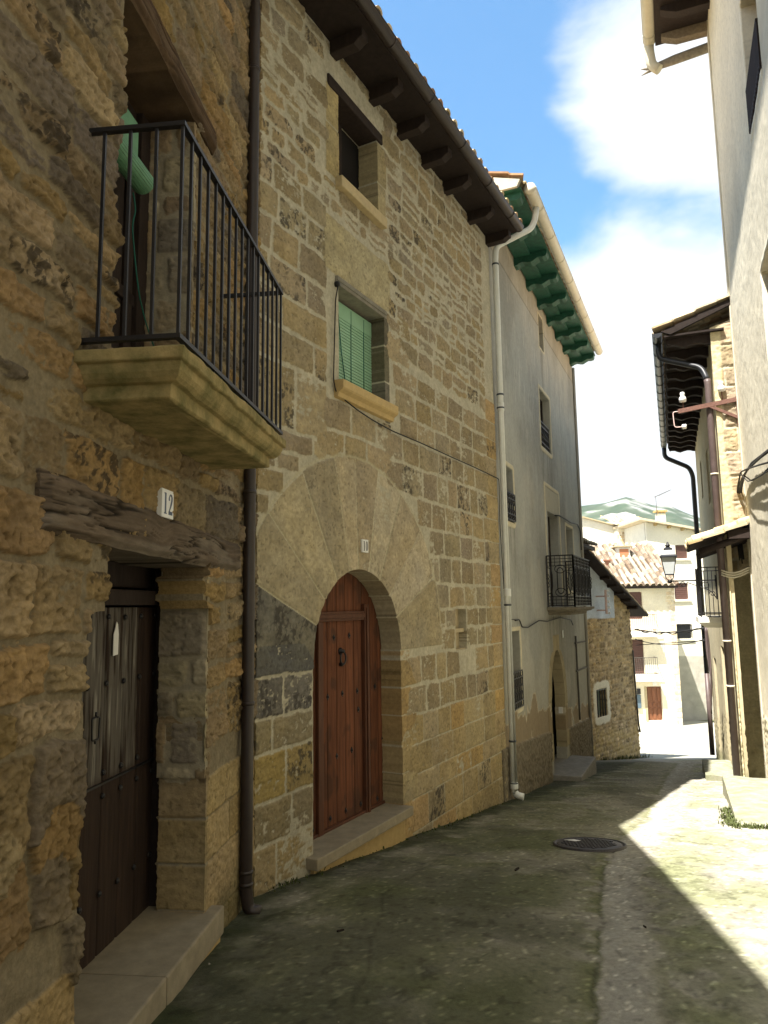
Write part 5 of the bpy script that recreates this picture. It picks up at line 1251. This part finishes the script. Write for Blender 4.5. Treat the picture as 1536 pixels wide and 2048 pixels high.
frus(R2, lu, lw, [(z0 + .345, .165), (z0 + .375, .165), (z0 + .40, .135), (z0 + .50, .075), (z0 + .515, .085), (z0 + .53, .085), (z0 + .55, .05)]).build('lantern_cap', MT['gutterdark'], lamp, .004)
m = MB(); m.lathe(R2.P(lu, z0 + .55, lw), [(.05, 0), (.035, .02), (.055, .035), (.04, .06), (.02, .07), (.022, .095), (.004, .12)], 12); m.build('finial', MT['iron'], lamp)

# ------------------------------------------------------------------ beyond: eave of the next house, rubble cottage, houses at the end of the street
WN = Frame(WG.P(8.2, 0, -.95), 26)
hn = thing('rendered_house', 'house end with a low dark tiled eave just past the grey rendered house', 'house', WN.P(1.5, -2.5))
MB().box(WN, .0, 2.0, -3, 3.1, -4, 0).build('wall', MT['grey_wall'], hn)
tile_roof('roof', WN, -.1, 2.15, .98, 3.16, 14, 3.5, hn, [lin(170, 160, 140), lin(150, 140, 120)], seed=51)
MB().box(WN, -.05, 2.1, 3.02, 3.12, -.2, .92).build('eave_soffit', MT['darkwood'], hn)
for i in range(4): MB().box(WN, .1 + i * .55, .22 + i * .55, 2.90, 3.02, -.1, .75).build('rafter', MT['darkwood'], hn)

CT = Frame((5.74, 20.2), 40)
hc = thing('stone_cottage', 'weathered rubble cottage with sloping rafter verge, blue grey upper render and one barred pale window', 'cottage', CT.P(2, -3))
def build_cottage():
    a = CT.uv(1176, 1130); b = CT.uv(1256, 1215)
    top = lambda U: a[1] + (b[1] - a[1]) * (U - a[0]) / (b[0] - a[0])
    right = CT.uv(1279, 1490)[0]; rtop = CT.uv(1258, 1215)[0]
    S = Stones(70); r = random.Random(9)
    S.rows(-2.2, 5.2, rows_rand(r, -3.8, 3.4, .08, .17), .10, .30, split=.1, rad=.03, gap=.012, h=.02, tilt=.02)
    wa = CT.uv(1191, 1380); wb = CT.uv(1214, 1428); ws = box_sd(wa[0], wb[0], wb[1] - .02, (wa[1] + .0), 0)
    ra = CT.uv(1171, 1238)[1]; rr_ = CT.uv(1226, 1200)[0]
    def fn(U, V):
        h, c, sid, best = S.eval(U, V, .035, 5., 121, [lin(190, 164, 116), lin(170, 146, 102), lin(202, 178, 132), lin(152, 132, 96)], lin(176, 156, 116), edge=.035, rough=.010, stain=.25, mort_h=-.002)
        n = fbm(U * 2, V * 2, 4, 131); n2 = fbm(U * 9, V * 9, 3, 133)
        ren = sst(V - ra + (n - .5) * .05, -.01, .01) * sst(rr_ - U + (n - .5) * .25, -.02, .02)
        rc = np.array(lin(190, 198, 206)) * (.8 + .4 * fbm(U * 4, V * 4, 4, 135)[..., None])
        c = c * (1 - ren[..., None]) + rc * ren[..., None]; h = h * (1 - ren) + ren * .03
        d = ws(U, V); sr = (d < .20) & (d > 0); sr2 = sst(.21 + (n2 - .5) * .12 - d, 0, .02) * (d > 0)
        c = lerp3(c, np.array(lin(224, 216, 192)), sr2); h = h * (1 - sr2) + sr2 * .028
        lowv = CT_g(U) + .9 + (n - .5) * 1.0
        lw_ = sst(lowv - V, -.15, .25); c = lerp3(c, np.array(lin(192, 168, 112)) , lw_ * .6 * sst(n2, .3, .6))
        c = lerp3(c, (.05, .055, .03), sst(CT_g(U) + .12 + (n2 - .5) * .3 - V, 0, .2) * .6)
        return h, c
    CT_g = lambda U: ground_z(20.2 + .766 * U)
    holes = lambda U, V: np.minimum(np.minimum(top(U) - V, right + (rtop - right) * (V - CT.uv(1279, 1490)[1]) / (top(rtop) - CT.uv(1279, 1490)[1]) - U), ws(U, V))
    wall_relief('wall', CT, -2.2, 5.0, -3.9, 3.3, .026, fn, MT['stone'], hc, holes, .35)
    m = MB(); m.prism([CT.P(u, v, -.40) for u, v in ((-2.2, -3.9), (right - .3, -3.9), (rtop - .3, top(rtop - .3) - .05), (-2.2, top(-2.2) - .05))], -CT.n * 4.5); m.build('wall_body', MT['ochre'], hc)
    m = MB(); m.box(CT, wa[0] - .03, wb[0] + .03, wb[1] - .05, wa[1] + .03, -.22, -.17); wo_ = m.build('window', MT['shade_pane'], hc)
    m = MB()
    for i in range(4): u = wa[0] + (wb[0] - wa[0]) * (i + .5) / 4; m.bar(CT.P(u, wb[1] - .02, .0), CT.P(u, wa[1], .0), .03)
    m.bar(CT.P(wa[0], wa[1] - .02, 0), CT.P(wb[0], wa[1] - .02, 0), .03); m.build('window_bars', MT['gutterdark'], wo_)
    m = MB(); m.box(CT, (wa[0] + wb[0]) / 2 - .03, (wa[0] + wb[0]) / 2 + .03, wb[1], wa[1], -.17, -.15); m.build('frame', MT['bluebox'], wo_)
    # sloping roof over the gable: verge with purlin ends
    sl = (b[1] - a[1]) / (b[0] - a[0])
    dv = np.array(CT.d) + np.array([0, 0, sl]); dv /= np.linalg.norm(dv); O = CT.P(-2.4, top(-2.4) + .09, .38); upn = np.cross(-CT.n, dv); upn = upn if upn[2] > 0 else -upn
    def fr_(U, V):
        t = (V / .24 - np.floor(V / .24)) - .5; k = np.floor(V / .24).astype(int)
        h = np.where(np.abs(t) < .31, .055 * np.sqrt(np.clip(1 - (t / .31) ** 2, 0, 1)), -.02) + .02 * ((U / .36 + _h(k, k * 0, 3)) % 1)
        c = np.array(lin(186, 164, 130)) * (.6 + .7 * _h(k, np.floor(U / .36).astype(int), 6))[..., None]
        return h, c
    LR = (CT.uv(1277, 1218)[0] + 2.4 - .2) / dv[:2].dot(CT.d[:2]); relief('roof', O, dv, -np.array(CT.n), upn, 0, LR, 0, 4.5, .035, fr_, MT['tile'], hc, None, .04)
    m = MB(); q = O - upn * .06; m.prism([q, q + dv * LR, q + dv * LR - CT.n * 1.2, q - CT.n * 1.2], -upn * .04); m.build('verge_boards', MT['darkwood'], hc)
    for k in range(5):
        u = .5 + k * (rtop - .5) / 4.3; m = MB(); c0 = CT.P(u, top(u) - .03, -.3); m.tube([c0, c0 + CT.n * .62], .06, 9); m.build('purlin', MT['darkwood'], hc)
    m = MB(); xx = 4.72; m.tube(rounded_path([CT.P(rtop - .05, .2, .06), CT.P(rtop, -1., .06), CT.P(right - .12, -2.0, .06), CT.P(right - .02, -2.2, .05)], .2, 4), .025, 6); m.build('corner_conduit', MT['cable2'], hc)
build_cottage()
# insulator rack on the cottage
ra_ = CT.uv(1190, 1180); rb_ = CT.uv(1192, 1228)
rk = thing('insulator_rack', 'pale pink iron rack with small white insulators on the blue grey cottage render', 'bracket', CT.P(ra_[0], rb_[1], .3))
m = MB(); m.bar(CT.P(ra_[0], ra_[1], .30), CT.P(ra_[0], rb_[1], .30), .05)
for v in (ra_[1] - .18, rb_[1] + .10): m.bar(CT.P(ra_[0], v, .0), CT.P(ra_[0], v, .30), .04)
m.build('post', MT['pinkrust'], rk)
for k in range(5):
    v = ra_[1] - .02 - k * (ra_[1] - rb_[1] - .04) / 4; m = MB(); m.tube([CT.P(ra_[0], v, .32), CT.P(ra_[0] + .12, v, .34)], .012, 6); m.lathe(CT.P(ra_[0] + .10, v - .03, .34), [(.03, 0), (.036, .02), (.024, .035), (.034, .055), (.02, .07)], 8); m.build('insulator', MT['white'], rk)

FC = Frame((14., 43.), 90)
hf = thing('town_house', 'pale stone house at the street end with rippled tile roof and brown panelled street door', 'house', FC.P(1.5, -5.4))
def build_far():
    ul = FC.uv(1195, 1250)[0]; ur = FC.uv(1356, 1300)[0]; ve = FC.uv(1300, 1176)[1]
    q = lambda x, y: FC.uv(x, y)
    def rect(x0, y0, x1, y1): a = q(x0, y0); b = q(x1, y1); return a[0], b[0], b[1], a[1]
    dr = rect(1293, 1373, 1327, 1441); md = rect(1262, 1279, 1291, 1352); tp = rect(1250, 1184, 1287, 1238)
    hol = [box_sd(*dr), box_sd(*md), box_sd(*tp)]
    S = Stones(90); r = random.Random(2); S.rows(ul - .2, ur + .2, rows_rand(r, -7, ve + .4, .22, .40), .35, .9, rad=.02, gap=.012, h=.015, tilt=.006)
    def fn(U, V):
        h, c, sid, best = S.eval(U, V, .03, 2., 141, [lin(226, 208, 168), lin(214, 192, 150), lin(232, 218, 184)], lin(222, 210, 180), edge=.03, rough=.008, stain=0)
        n = fbm(U * 1.2, V * 1.2, 4, 143)
        ren = sst(q(1300, 1200)[1] * 0 + 1.0 - np.abs(V - 1.6) * 0 + (n - .5) - sst(U - q(1330, 1300)[0], 0, .8) * 1.5, .2, .6)
        rc = np.array(lin(236, 228, 204)) * (.85 + .3 * n[..., None])
        c = c * (1 - .8 * ren[..., None]) + rc * .8 * ren[..., None]; h = h * (1 - .7 * ren)
        return h, c
    holes = lambda U, V: np.minimum(np.minimum(hol[0](U, V), hol[1](U, V)), hol[2](U, V))
    wall_relief('wall', FC, ul, ur, -6.4, ve + .25, .05, fn, MT['stone'], hf, holes, .25)
    MB().box(FC, ul, ur - .02, -6.4, ve + .1, -7, -.30).build('wall_body', MT['cream_wall'], hf)
    MB().box(FC, ur - .30, ur - .004, -6.4, ve + .2, -7, -.06).build('side_wall', MT['cream_wall'], hf)
    sl = math.degrees(math.atan2(2.75, 4.3))
    tile_roof('roof', FC, ul - .2, ur + .12, .55, ve + .16, sl, 5.1, hf, [lin(168, 156, 138), lin(148, 130, 112), lin(178, 168, 150), lin(128, 110, 92)], period=.36, step=.55, amp=.11, res=.045, seed=61)
    MB().box(FC, ul, ur + .05, ve - .02, ve + .10, -.2, .48).build('eave_board', MT['darkwood'], hf)
    u0, u1, v0, v1 = dr
    m = MB(); m.box(FC, u0 - .03, u1 + .03, v0 - .1, v1 + .03, -.20, -.14)
    for i in range(3):
        a = u0 + .07 + i * (u1 - u0 - .04) / 3; b = a + (u1 - u0) / 3 - .11
        for (c, d) in ((.08, .68), (.76, .98), (1.10, 1.85)): m.box(FC, a, b, v0 + c, v0 + d, -.14, -.105)
    m.build('street_door', MT['browndoor'], hf, .02)
    m = MB(); m.box(FC, u0 - .14, u0 - .005, v0, v1 + .0, -.1, .03); m.build('door_jamb', MT['cream'], hf)
    for nm, (u0, u1, v0, v1) in (('shutter', md), ('shutter', tp)):
        m = MB(); m.box(FC, u0 - .03, u1 + .03, v0 - .03, v1 + .03, -.22, -.16)
        k = int((v1 - v0) / .11)
        for i in range(k): m.box(FC, u0, u1, v0 + (v1 - v0) * i / k, v0 + (v1 - v0) * (i + .7) / k, -.16, -.13)
        m.build(nm, MT['brownblind'], hf)
    for (x0, x1, yt, yb, rail) in ((1240, 1312, 1349, 1361, 1312), (1240, 1310, 1263, 1273, 1222)):
        a = q(x0, yt); b = q(x1, yb); MB().box(FC, a[0], b[0], b[1], a[1], -.1, .60).build('balcony_slab', MT['white_wall'], hf, .02)
        m = MB(); z0_, z1_ = a[1], a[1] + .98
        for z in (z0_ + .08, z1_): m.bar(FC.P(a[0], z, .55), FC.P(b[0] - .05, z, .55), .03); m.bar(FC.P(b[0] - .05, z, .55), FC.P(b[0] - .05, z, 0), .03)
        n = 17
        for i in range(n + 1): u = a[0] + (b[0] - .05 - a[0]) * i / n; m.bar(FC.P(u, z0_, .55), FC.P(u, z1_, .55), .018)
        m.build('balcony_railing', MT['cable2'] if rail > 1300 else MT['rust'], hf)
    a = q(1305, 1364); b = q(1313, 1371); MB().box(FC, a[0], b[0], b[1], a[1], .0, .02).build('number_tile', MT['white'], hf)
    # roof vent and clay pot
    a = FC.uv(1238, 1115, -2.3); b = FC.uv(1258, 1094, -2.3)
    m = MB(); m.box(FC, a[0] - .05, b[0] + .05, a[1] - .5, b[1], -3.3, -2.3); v_ = m.build('roof_vent', MT['white_wall'], hf, .02)
    MB().box(FC, a[0] + .05, b[0] - .05, a[1] + .05, b[1] - .12, -2.31, -2.28).build('vent_hatch', mat('orange_hatch', (.50, .20, .10), .7), v_)
    MB().box(FC, a[0] - .2, b[0] + .2, b[1], b[1] + .08, -3.4, -2.15).build('vent_cap', MT['tile2'] if 'tile2' in MT else MT['cream'], v_, .03)
    a = FC.uv(1212, 1140, -1.5); b = FC.uv(1221, 1121, -1.5)
    m = MB(); m.box(FC, a[0], b[0], a[1] - .3, b[1], -1.9, -1.5); m.box(FC, a[0] - .08, b[0] + .08, b[1], b[1] + .07, -2.0, -1.4); m.build('chimney_pot', mat('clay_pot', (.42, .20, .13), .8, 0, 20, .3, .2), hf)
build_far()
m = MB(); a = FC.uv(1274, 1388); b = FC.uv(1280, 1377); m.box(FC, a[0], b[0], a[1], b[1], .0, .10); tag(m.build('meter_box', MT['iron'], None, .01), 'small black box on the pale wall left of the brown panelled door', 'box')
m = MB(); a = FC.uv(1273, 1416); b = FC.uv(1280, 1389); m.box(FC, a[0], b[0], a[1], b[1], .0, .14); tag(m.build('meter_box', MT['bluebox'], None, .01), 'tall blue grey box under the small black box at the street end', 'box')

FR = Frame((18., 48.5), 90)
hr = thing('white_house', 'white house with brown shuttered windows and gabled roof set back right of the tiled roof', 'house', FR.P(4, -6))
def build_fr():
    q = lambda x, y: FR.uv(x, y)
    ul = q(1301, 1200)[0]; ur = q(1470, 1200)[0]; va = q(1301, 1046)[1]; vb = q(1392, 1062)[1]; ua, ub = q(1301, 1046)[0], q(1392, 1062)[0]
    top = lambda U: va + (vb - va) * (U - ua) / (ub - ua)
    rects = [(1350, 1090, 1376, 1117), (1348, 1166, 1378, 1199), (1352, 1248, 1384, 1277)]
    rr = [(q(a, b), q(c, d)) for a, b, c, d in rects]
    hol = [box_sd(p[0], s[0], s[1], p[1]) for p, s in rr]
    zl = q(1370, 1312)[1]
    def fn(U, V):
        n = fbm(U * .8, V * .8, 4, 501); n2 = fbm(U * 3, V * 3, 4, 503)
        c = np.broadcast_to(np.array(lin(236, 230, 214)), U.shape + (3,)) * (.86 + .28 * n[..., None])
        lo = sst(zl - V + (n2 - .5) * .1, -.03, .03); c = lerp3(c, np.array(lin(176, 172, 160)), lo * .9) * (1 - lo[..., None] * .35 * (n2[..., None] - .3))
        return (n2 - .5) * .03, c
    holes = lambda U, V: np.minimum(top(U) - V, np.minimum(np.minimum(hol[0](U, V), hol[1](U, V)), hol[2](U, V)))
    wall_relief('wall', FR, ul, ur, -8, va + .3, .07, fn, MT['rough'], hr, holes, .2)
    m = MB(); m.prism([FR.P(u, v, -.3) for u, v in ((ul, -8), (ur, -8), (ur, top(ur)), (ul, top(ul)))], -FR.n * 6); m.build('wall_body', MT['white_wall'], hr)
    for (p, s), mt in zip(rr, (MT['brownblind'], MT['brownblind'], MT['gutterdark'])):
        m = MB(); m.box(FR, p[0] - .03, s[0] + .03, s[1] - .03, p[1] + .03, -.2, -.14)
        k = max(6, int((p[1] - s[1]) / .12))
        for i in range(k): m.box(FR, p[0], s[0], s[1] + (p[1] - s[1]) * i / k, s[1] + (p[1] - s[1]) * (i + .7) / k, -.14, -.11)
        o = m.build('window', mt, hr); MB().box(FR, p[0] - .1, s[0] + .15, s[1] - .12, s[1] - .03, -.1, .10).build('sill', MT['white_wall'], o)
        if mt is MT['gutterdark']:
            m = MB()
            for i in range(9): u = p[0] + (s[0] - p[0]) * i / 8; m.bar(FR.P(u, s[1], .03), FR.P(u, p[1], .03), .03)
            m.build('window_bars', MT['iron'], o)
    sl = (vb - va) / (ub - ua); m = MB(); o = .5
    m.prism([FR.P(ul - .5, top(ul - .5) + .02, o), FR.P(ur, top(ur) + .02, o), FR.P(ur, top(ur) + .16, o), FR.P(ul - .5, top(ul - .5) + .16, o)], -FR.n * 6); m.build('roof', mat('far_roof_tile', lin(216, 200, 172), .9, 0, 6, .3, .4, 30), hr)
    for k in range(6):
        u = ul + .5 + k * .9; MB().box(FR, u, u + .14, top(u) - .16, top(u) + .0, -.2, .38).build('rafter', MT['ochre'], hr)
    a = FR.uv(1316, 1044, -2.5); b = FR.uv(1331, 1023, -2.5)
    m = MB(); m.box(FR, a[0], b[0], a[1] - .8, b[1] - .15, -3.0, -2.5); ch = m.build('chimney', MT['white_wall'], hr, .02)
    m = MB(); m.box(FR, a[0] - .10, b[0] + .10, b[1] - .02, b[1] + .10, -3.1, -2.4)
    for i in range(3): m.box(FR, a[0] + .02 + i * (b[0] - a[0] - .1) / 2, a[0] + .10 + i * (b[0] - a[0] - .1) / 2, b[1] - .15, b[1] - .02, -2.6, -2.52)
    m.build('chimney_cap', MT['ochre'], ch)
build_fr()
def aerial(px, py0, py1, w, label, boom=True):
    a = FR.uv(px, py0, w); b = FR.uv(px, py1, w); m = MB(); m.tube([FR.P(a[0], a[1], w), FR.P(a[0], b[1], w)], .022, 6); H = b[1]
    d = np.array([.8, .3, .35]); d /= np.linalg.norm(d); c = FR.P(a[0], H - .05, w)
    m.tube([c - d * .15, c + d * 1.5], .014, 5)
    for k in range(9): p = c + d * (.1 + k * .16); s = np.array([-.35, .9, 0]) * (.38 - .02 * k); m.tube([p - s, p + s], .008, 4)
    return tag(m.build('tv_aerial', MT['cable2']), label, 'aerial')
aerial(1314.5, 1042, 992, -2.3, 'thin television aerial on a mast beside the white chimney against the hill')
m = MB(); FB = Frame((16., 53.), 90)
c0 = FB.uv(1262, 1052); c1 = FB.uv(1262, 1030)
for k in range(2): m.tube([FB.P(c0[0] - .3 + .6 * k, c0[1] - .4, .0), FB.P(c0[0] - .3 + .6 * k, c1[1], .0)], .03, 5)
for k in range(5): v = c1[1] - k * .16; m.tube([FB.P(c0[0] - .38, v, .0), FB.P(c0[0] + .38, v, .0)], .022, 5)
for k in range(5): u = c0[0] - .36 + k * .18; m.tube([FB.P(u, c1[1], .02), FB.P(u, c1[1] - .64, .02)], .014, 4)
tag(m.build('panel_aerial', MT['white']), 'white ladder shaped panel aerial standing on the roof edge below the hill', 'aerial')

FL = Frame((16., 54.), 90)
hl = thing('white_house', 'white house with plain sloping roofline at the left behind the rubble cottage', 'house', FL.P(-1, -7))
q = lambda x, y: FL.uv(x, y)
pts = [q(1100, 1300), q(1241, 1300), q(1241, 1056), q(1166, 1036), q(1100, 1036)]
m = MB(); m.prism([FL.P(u, v, 0) for u, v in [(pts[0][0], -9), (pts[1][0], -9)] + [tuple(p) for p in pts[2:]]], -FL.n * 6); m.build('wall', MT['white_wall'], hl)
m = MB(); a, b = pts[3], pts[2]; m.prism([FL.P(a[0] - 2, a[1], .25), FL.P(a[0], a[1], .25), FL.P(b[0] + .1, b[1], .25), FL.P(b[0] + .1, b[1] + .09, .25), FL.P(a[0], a[1] + .09, .25), FL.P(a[0] - 2, a[1] + .09, .25)], -FL.n * 6.3); m.build('roof', MT['cream'], hl)
a = q(1171, 1031); b = q(1213, 1031); m = MB(); m.box(FL, a[0] - 1, b[0], q(1213, 1052)[1], a[1], -9, -6.4); m.build('upper_wall', MT['white_wall'], hl)
m = MB(); m.box(FL, a[0] - 1, b[0] + .15, a[1], a[1] + .10, -9.2, -6.3); m.build('upper_roof', MT['cream'], hl)
a = q(1158, 1034); b = q(1167, 1011); m = MB(); m.box(FL, a[0], b[0], a[1] - 1, b[1], -3, -2.4); ch = m.build('chimney', MT['white_wall'], hl)
m = MB(); m.prism([FL.P(a[0] - .12, b[1], -2.3), FL.P(b[0] + .12, b[1], -2.3), FL.P((a[0] + b[0]) / 2, b[1] + .28, -2.3)], -FL.n * .9); m.build('chimney_cap', MT['greystone'], ch)
# stone house between the white ones
hs = thing('stone_house', 'strip of rough stone house with tiny dark red window between the two white houses', 'house', FB.P(-.5, -7))
q = lambda x, y: FB.uv(x, y)
a = q(1236, 1054); b = q(1304, 1054); ww0 = q(1252, 1075); ww1 = q(1263, 1085)
S = Stones(95); S.rows(a[0] - .2, b[0] + .2, rows_rand(random.Random(1), -4, a[1] + .5, .16, .30), .25, .7, rad=.03, gap=.012, h=.02, tilt=.02)
def _fs(U, V):
    h, c, _, _ = S.eval(U, V, .05, 2.5, 151, [lin(214, 190, 148), lin(196, 172, 132), lin(226, 206, 168)], lin(226, 216, 190), edge=.04, rough=.012, stain=0)
    top_ = sst(V - q(1270, 1062)[1], -.05, .05); c = lerp3(c, np.array(lin(232, 224, 202)), top_); return h, c
wall_relief('wall', FB, a[0], b[0], -8, a[1], .05, _fs, MT['stone'], hs, box_sd(ww0[0], ww1[0], ww1[1], ww0[1]), .2)
MB().box(FB, a[0], b[0], -8, a[1] - .05, -5, -.25).build('wall_body', MT['cream_wall'], hs)
o = MB().box(FB, ww0[0] - .05, ww1[0] + .05, ww1[1] - .05, ww0[1] + .05, -.25, -.15).build('window', MT['brownblind'], hs)
tile_roof('roof', FB, a[0] - .2, b[0] + .2, .3, a[1] + .06, 16, 4, hs, [lin(226, 200, 160), lin(210, 170, 126)], period=.42, step=.6, amp=.11, res=.06, seed=71)

# wires across the end of the street
k = 0
for (p0, p1, s, r, lab) in ((CT.P(*CT.uv(1263, 1259), .1), R2.P(8.9, .92, .1), .10, .020, 'thick twisted black wire strung across the end of the street'), (CT.P(*CT.uv(1264, 1278), .1), R2.P(8.9, .62, .1), .16, .012, 'thin upper wire sagging below the thick one across the street end'), (CT.P(*CT.uv(1266, 1290), .1), R2.P(8.9, .58, .1), .0, .012, 'lowest thin wire nearly straight across the street end')):
    m = MB(); m.tube(sag(p0, p1, s, 24), r, 6)
    if k == 0: m.tube([p + np.array([0, 0, .03 * math.sin(i * 1.3)]) for i, p in enumerate(sag(p0, p1, s + .03, 24))], r * .8, 6)
    tag(m.build('overhead_wire', MT['cable']), lab, 'wire', 'wires across the street'); k += 1
# cables clipped down the lower facade beside the far downpipe
m = MB()
for k in range(4):
    m.tube([R2.P(8.75 - .12 * k + .06 * math.sin(t * 7 + k * 2), .95 - t * (1.6 + .2 * k), .05 + .03 * math.sin(t * 5 + k)) for t in np.linspace(0, 1, 16)], .018, 6)
tag(m.build('cable_bundle', MT['pipebrown']), 'bunch of brown cables wriggling down the facade under the white balcony', 'cable')

# ------------------------------------------------------------------ small things in the street
def on_street(px, py):
    r = ray(px, py); lo, hi = .5 / F, 200 / F
    for _ in range(60):
        t = (lo + hi) / 2; P = EYE + t * r
        if P[2] > ground_z(P[1]): lo = t
        else: hi = t
    return EYE + lo * r
c = on_street(1179, 1690); gs = (ground_z(c[1] + .3) - ground_z(c[1] - .3)) / .6; axn = np.array([0, -gs, 1.]); axn /= np.linalg.norm(axn)
mc = thing('manhole_cover', 'round cast iron manhole cover with raised grid and white paper scrap in the shaded street', 'manhole cover', c)
c = c + np.array([0, 0, .012])
exv = np.array([1., 0, 0]); eyv = np.cross(axn, exv)
m = MB(); m.lathe(c, [(.335, -.05), (.335, .004), (.315, .006), (.31, -.004), (.30, -.004)], 40, axn); m.build('rim', MT['cast'], mc)
m = MB(); m.lathe(c, [(.298, -.03), (.298, .0), (.29, .003)], 40, axn)
rot = R_(38); e1 = exv * math.cos(rot) + eyv * math.sin(rot); e2 = -exv * math.sin(rot) + eyv * math.cos(rot)
for i in range(-6, 7):
    for j in range(-6, 7):
        if math.hypot(i, j) * .043 < .25 and not (abs(i + j) < 2 and 3 < i < 6): p = c + e1 * i * .043 + e2 * j * .043 + axn * .002; m.hexa([p + e1 * a * .014 + e2 * b * .014 + axn * z for z in (0, .007) for a, b in ((-1, -1), (1, -1), (1, 1), (-1, 1))])
m.build('lid', MT['cast'], mc)
pp = c + exv * -.13 + eyv * .12 + axn * .010; m = MB(); m.prism([pp + exv * a + eyv * b for a, b in ((-.07, .03), (.03, .045), (.075, -.02), (.01, -.05))], axn * .003); tag(m.build('paper_scrap', MT['paper']), 'white paper scrap lying on the iron manhole cover', 'paper')
for i, (x, y, s) in enumerate(((1034, 1744, .075), (681, 1868, .05), (1290, 1860, .03))):
    p = on_street(x, y); m = MB(); a = rnd.random() * 3
    n = 8; pts = []
    for k in range(n + 1):
        t = k / n - .5; pts.append((t * s, .22 * s * math.sqrt(max(0, 1 - (2 * t) ** 2)), .012 + .25 * s * t * t))
    vs_ = [p + np.array([math.cos(a) * x_ - math.sin(a) * sgn * y_, math.sin(a) * x_ + math.cos(a) * sgn * y_, z_ + (.01 if sgn else 0)]) for x_, y_, z_ in pts for sgn in (-1, 0, 1)]
    m.add(vs_, [(k * 3 + j, k * 3 + j + 1, k * 3 + 4 + j, k * 3 + 3 + j) for k in range(n) for j in (0, 1)], True)
    tag(m.build('dead_leaf', MT['leaf']), ['curled dark dead leaf in the middle of the shaded street', 'dark dead leaf by the foot of the brown downpipe wall', 'small dark leaf on the grey drain strip'][i], 'leaf')
# grit lying about
m = MB(); rg = random.Random(77)
for i in range(230):
    x = rg.uniform(-1, 4.2); y = rg.uniform(2.6, 12)
    xl = -.9985 + (y - 5.5) * (.1055 if y < 5.5 else .536)
    if x < xl + .08 or x > xl + 4.3: continue
    s = rg.uniform(.002, .006) * (1.6 if rg.random() < .06 else 1); p = np.array([x, y, gz(x, y) + .006]); 
    v = [p + np.array([a * s * rg.uniform(.6, 1.2), b * s * rg.uniform(.6, 1.2), c_ * s * rg.uniform(.4, .9)]) for a, b, c_ in ((1, 0, 0), (0, 1, 0), (-1, 0, 0), (0, -1, 0), (0, 0, 1), (0, 0, -1))]
    m.add(v, [(0, 1, 4), (1, 2, 4), (2, 3, 4), (3, 0, 4), (1, 0, 5), (2, 1, 5), (3, 2, 5), (0, 3, 5)])
o = m.build('gravel', MT['pebble']); o['kind'] = 'stuff'; o['label'] = 'scattered pale grit on the street'; o['category'] = 'gravel'
# weeds at the foot of the step and walls
def weeds(name, pts, n, hmin, hmax, seed, spread, label):
    m = MB(); r = random.Random(seed)
    for i in range(n):
        t = r.random() * (len(pts) - 1); k = int(t); f = t - k; b = np.array(pts[k]) * (1 - f) + np.array(pts[k + 1]) * f
        b = b + np.array([r.gauss(0, spread), r.gauss(0, spread), 0]); b[2] = gz(b[0], b[1]) - .005
        h = r.uniform(hmin, hmax); a = r.random() * 6.28; l = np.array([math.cos(a), math.sin(a), 0]) * h * r.uniform(.2, .9); s = np.array([-math.sin(a), math.cos(a), 0]) * r.uniform(.004, .010)
        m.add([b - s, b + s, b + l * .5 + s * .8 + np.array([0, 0, h * .7]), b + l * .5 - s * .8 + np.array([0, 0, h * .7]), b + l + np.array([0, 0, h])], [(0, 1, 2, 3), (3, 2, 4)])
    o = m.build(name, MT['grass']); o['kind'] = 'stuff'; o['label'] = label; o['category'] = 'weeds'
lb = [W10.P(u, 0, .03 + .03 * (k % 2)) for k, u in enumerate((.1, .5, 2.5, 3.4, 4.4, 5.5))]
weeds('weeds', [list(p) for p in lb], 260, .008, .035, 15, .03, 'sparse moss tufts along the foot of the sandstone wall')
lb = [R2.P(u, 0, .04) for u in (.2, 1.5, 3., 5., 8.)]
weeds('weeds', [list(p) for p in lb], 300, .02, .08, 16, .04, 'dry weeds along the foot of the house with the white balcony')
weeds('weeds', [[A[0] - .05 + d_[0] * t, A[1] + d_[1] * t - .02, 0] for t in (0, .4, .8, 1.4)] , 700, .012, .05, 5, .05, 'green weeds along the street edge of the long concrete step')
weeds('weeds', [[A[0] - .02, A[1] - .05, 0], [A[0] + .8, A[1] - .36, 0]], 650, .012, .055, 6, .06, 'green weeds across the near end of the long concrete step')
for (px_, lab, sd_) in (((CT.P(-.2, 0, .05), CT.P(3.2, 0, .08)), 'moss and weeds along the foot of the rubble cottage', 9),):
    weeds('weeds', [list(px_[0]), list(px_[1])], 260, .03, .14, sd_, .06, lab)

# ------------------------------------------------------------------ the air between the village and the hill
hm = bpy.data.materials.new('air'); hm.use_nodes = True; t_ = hm.node_tree; t_.nodes.remove(t_.nodes['Principled BSDF'])
pv = t_.nodes.new('ShaderNodeVolumePrincipled'); pv.inputs['Density'].default_value = .00010; pv.inputs['Color'].default_value = (.80, .90, 1.0, 1); pv.inputs['Anisotropy'].default_value = .3
t_.links.new(pv.outputs[0], t_.nodes['Material Output'].inputs['Volume'])
m = MB(); b0, b1 = np.array([-1000., -60., -250.]), np.array([2000., 2400., 420.])
m.hexa([(b0[0], b0[1], b0[2]), (b1[0], b0[1], b0[2]), (b1[0], b1[1], b0[2]), (b0[0], b1[1], b0[2]), (b0[0], b0[1], b1[2]), (b1[0], b0[1], b1[2]), (b1[0], b1[1], b1[2]), (b0[0], b1[1], b1[2])])
o = m.build('haze', hm); o['kind'] = 'stuff'
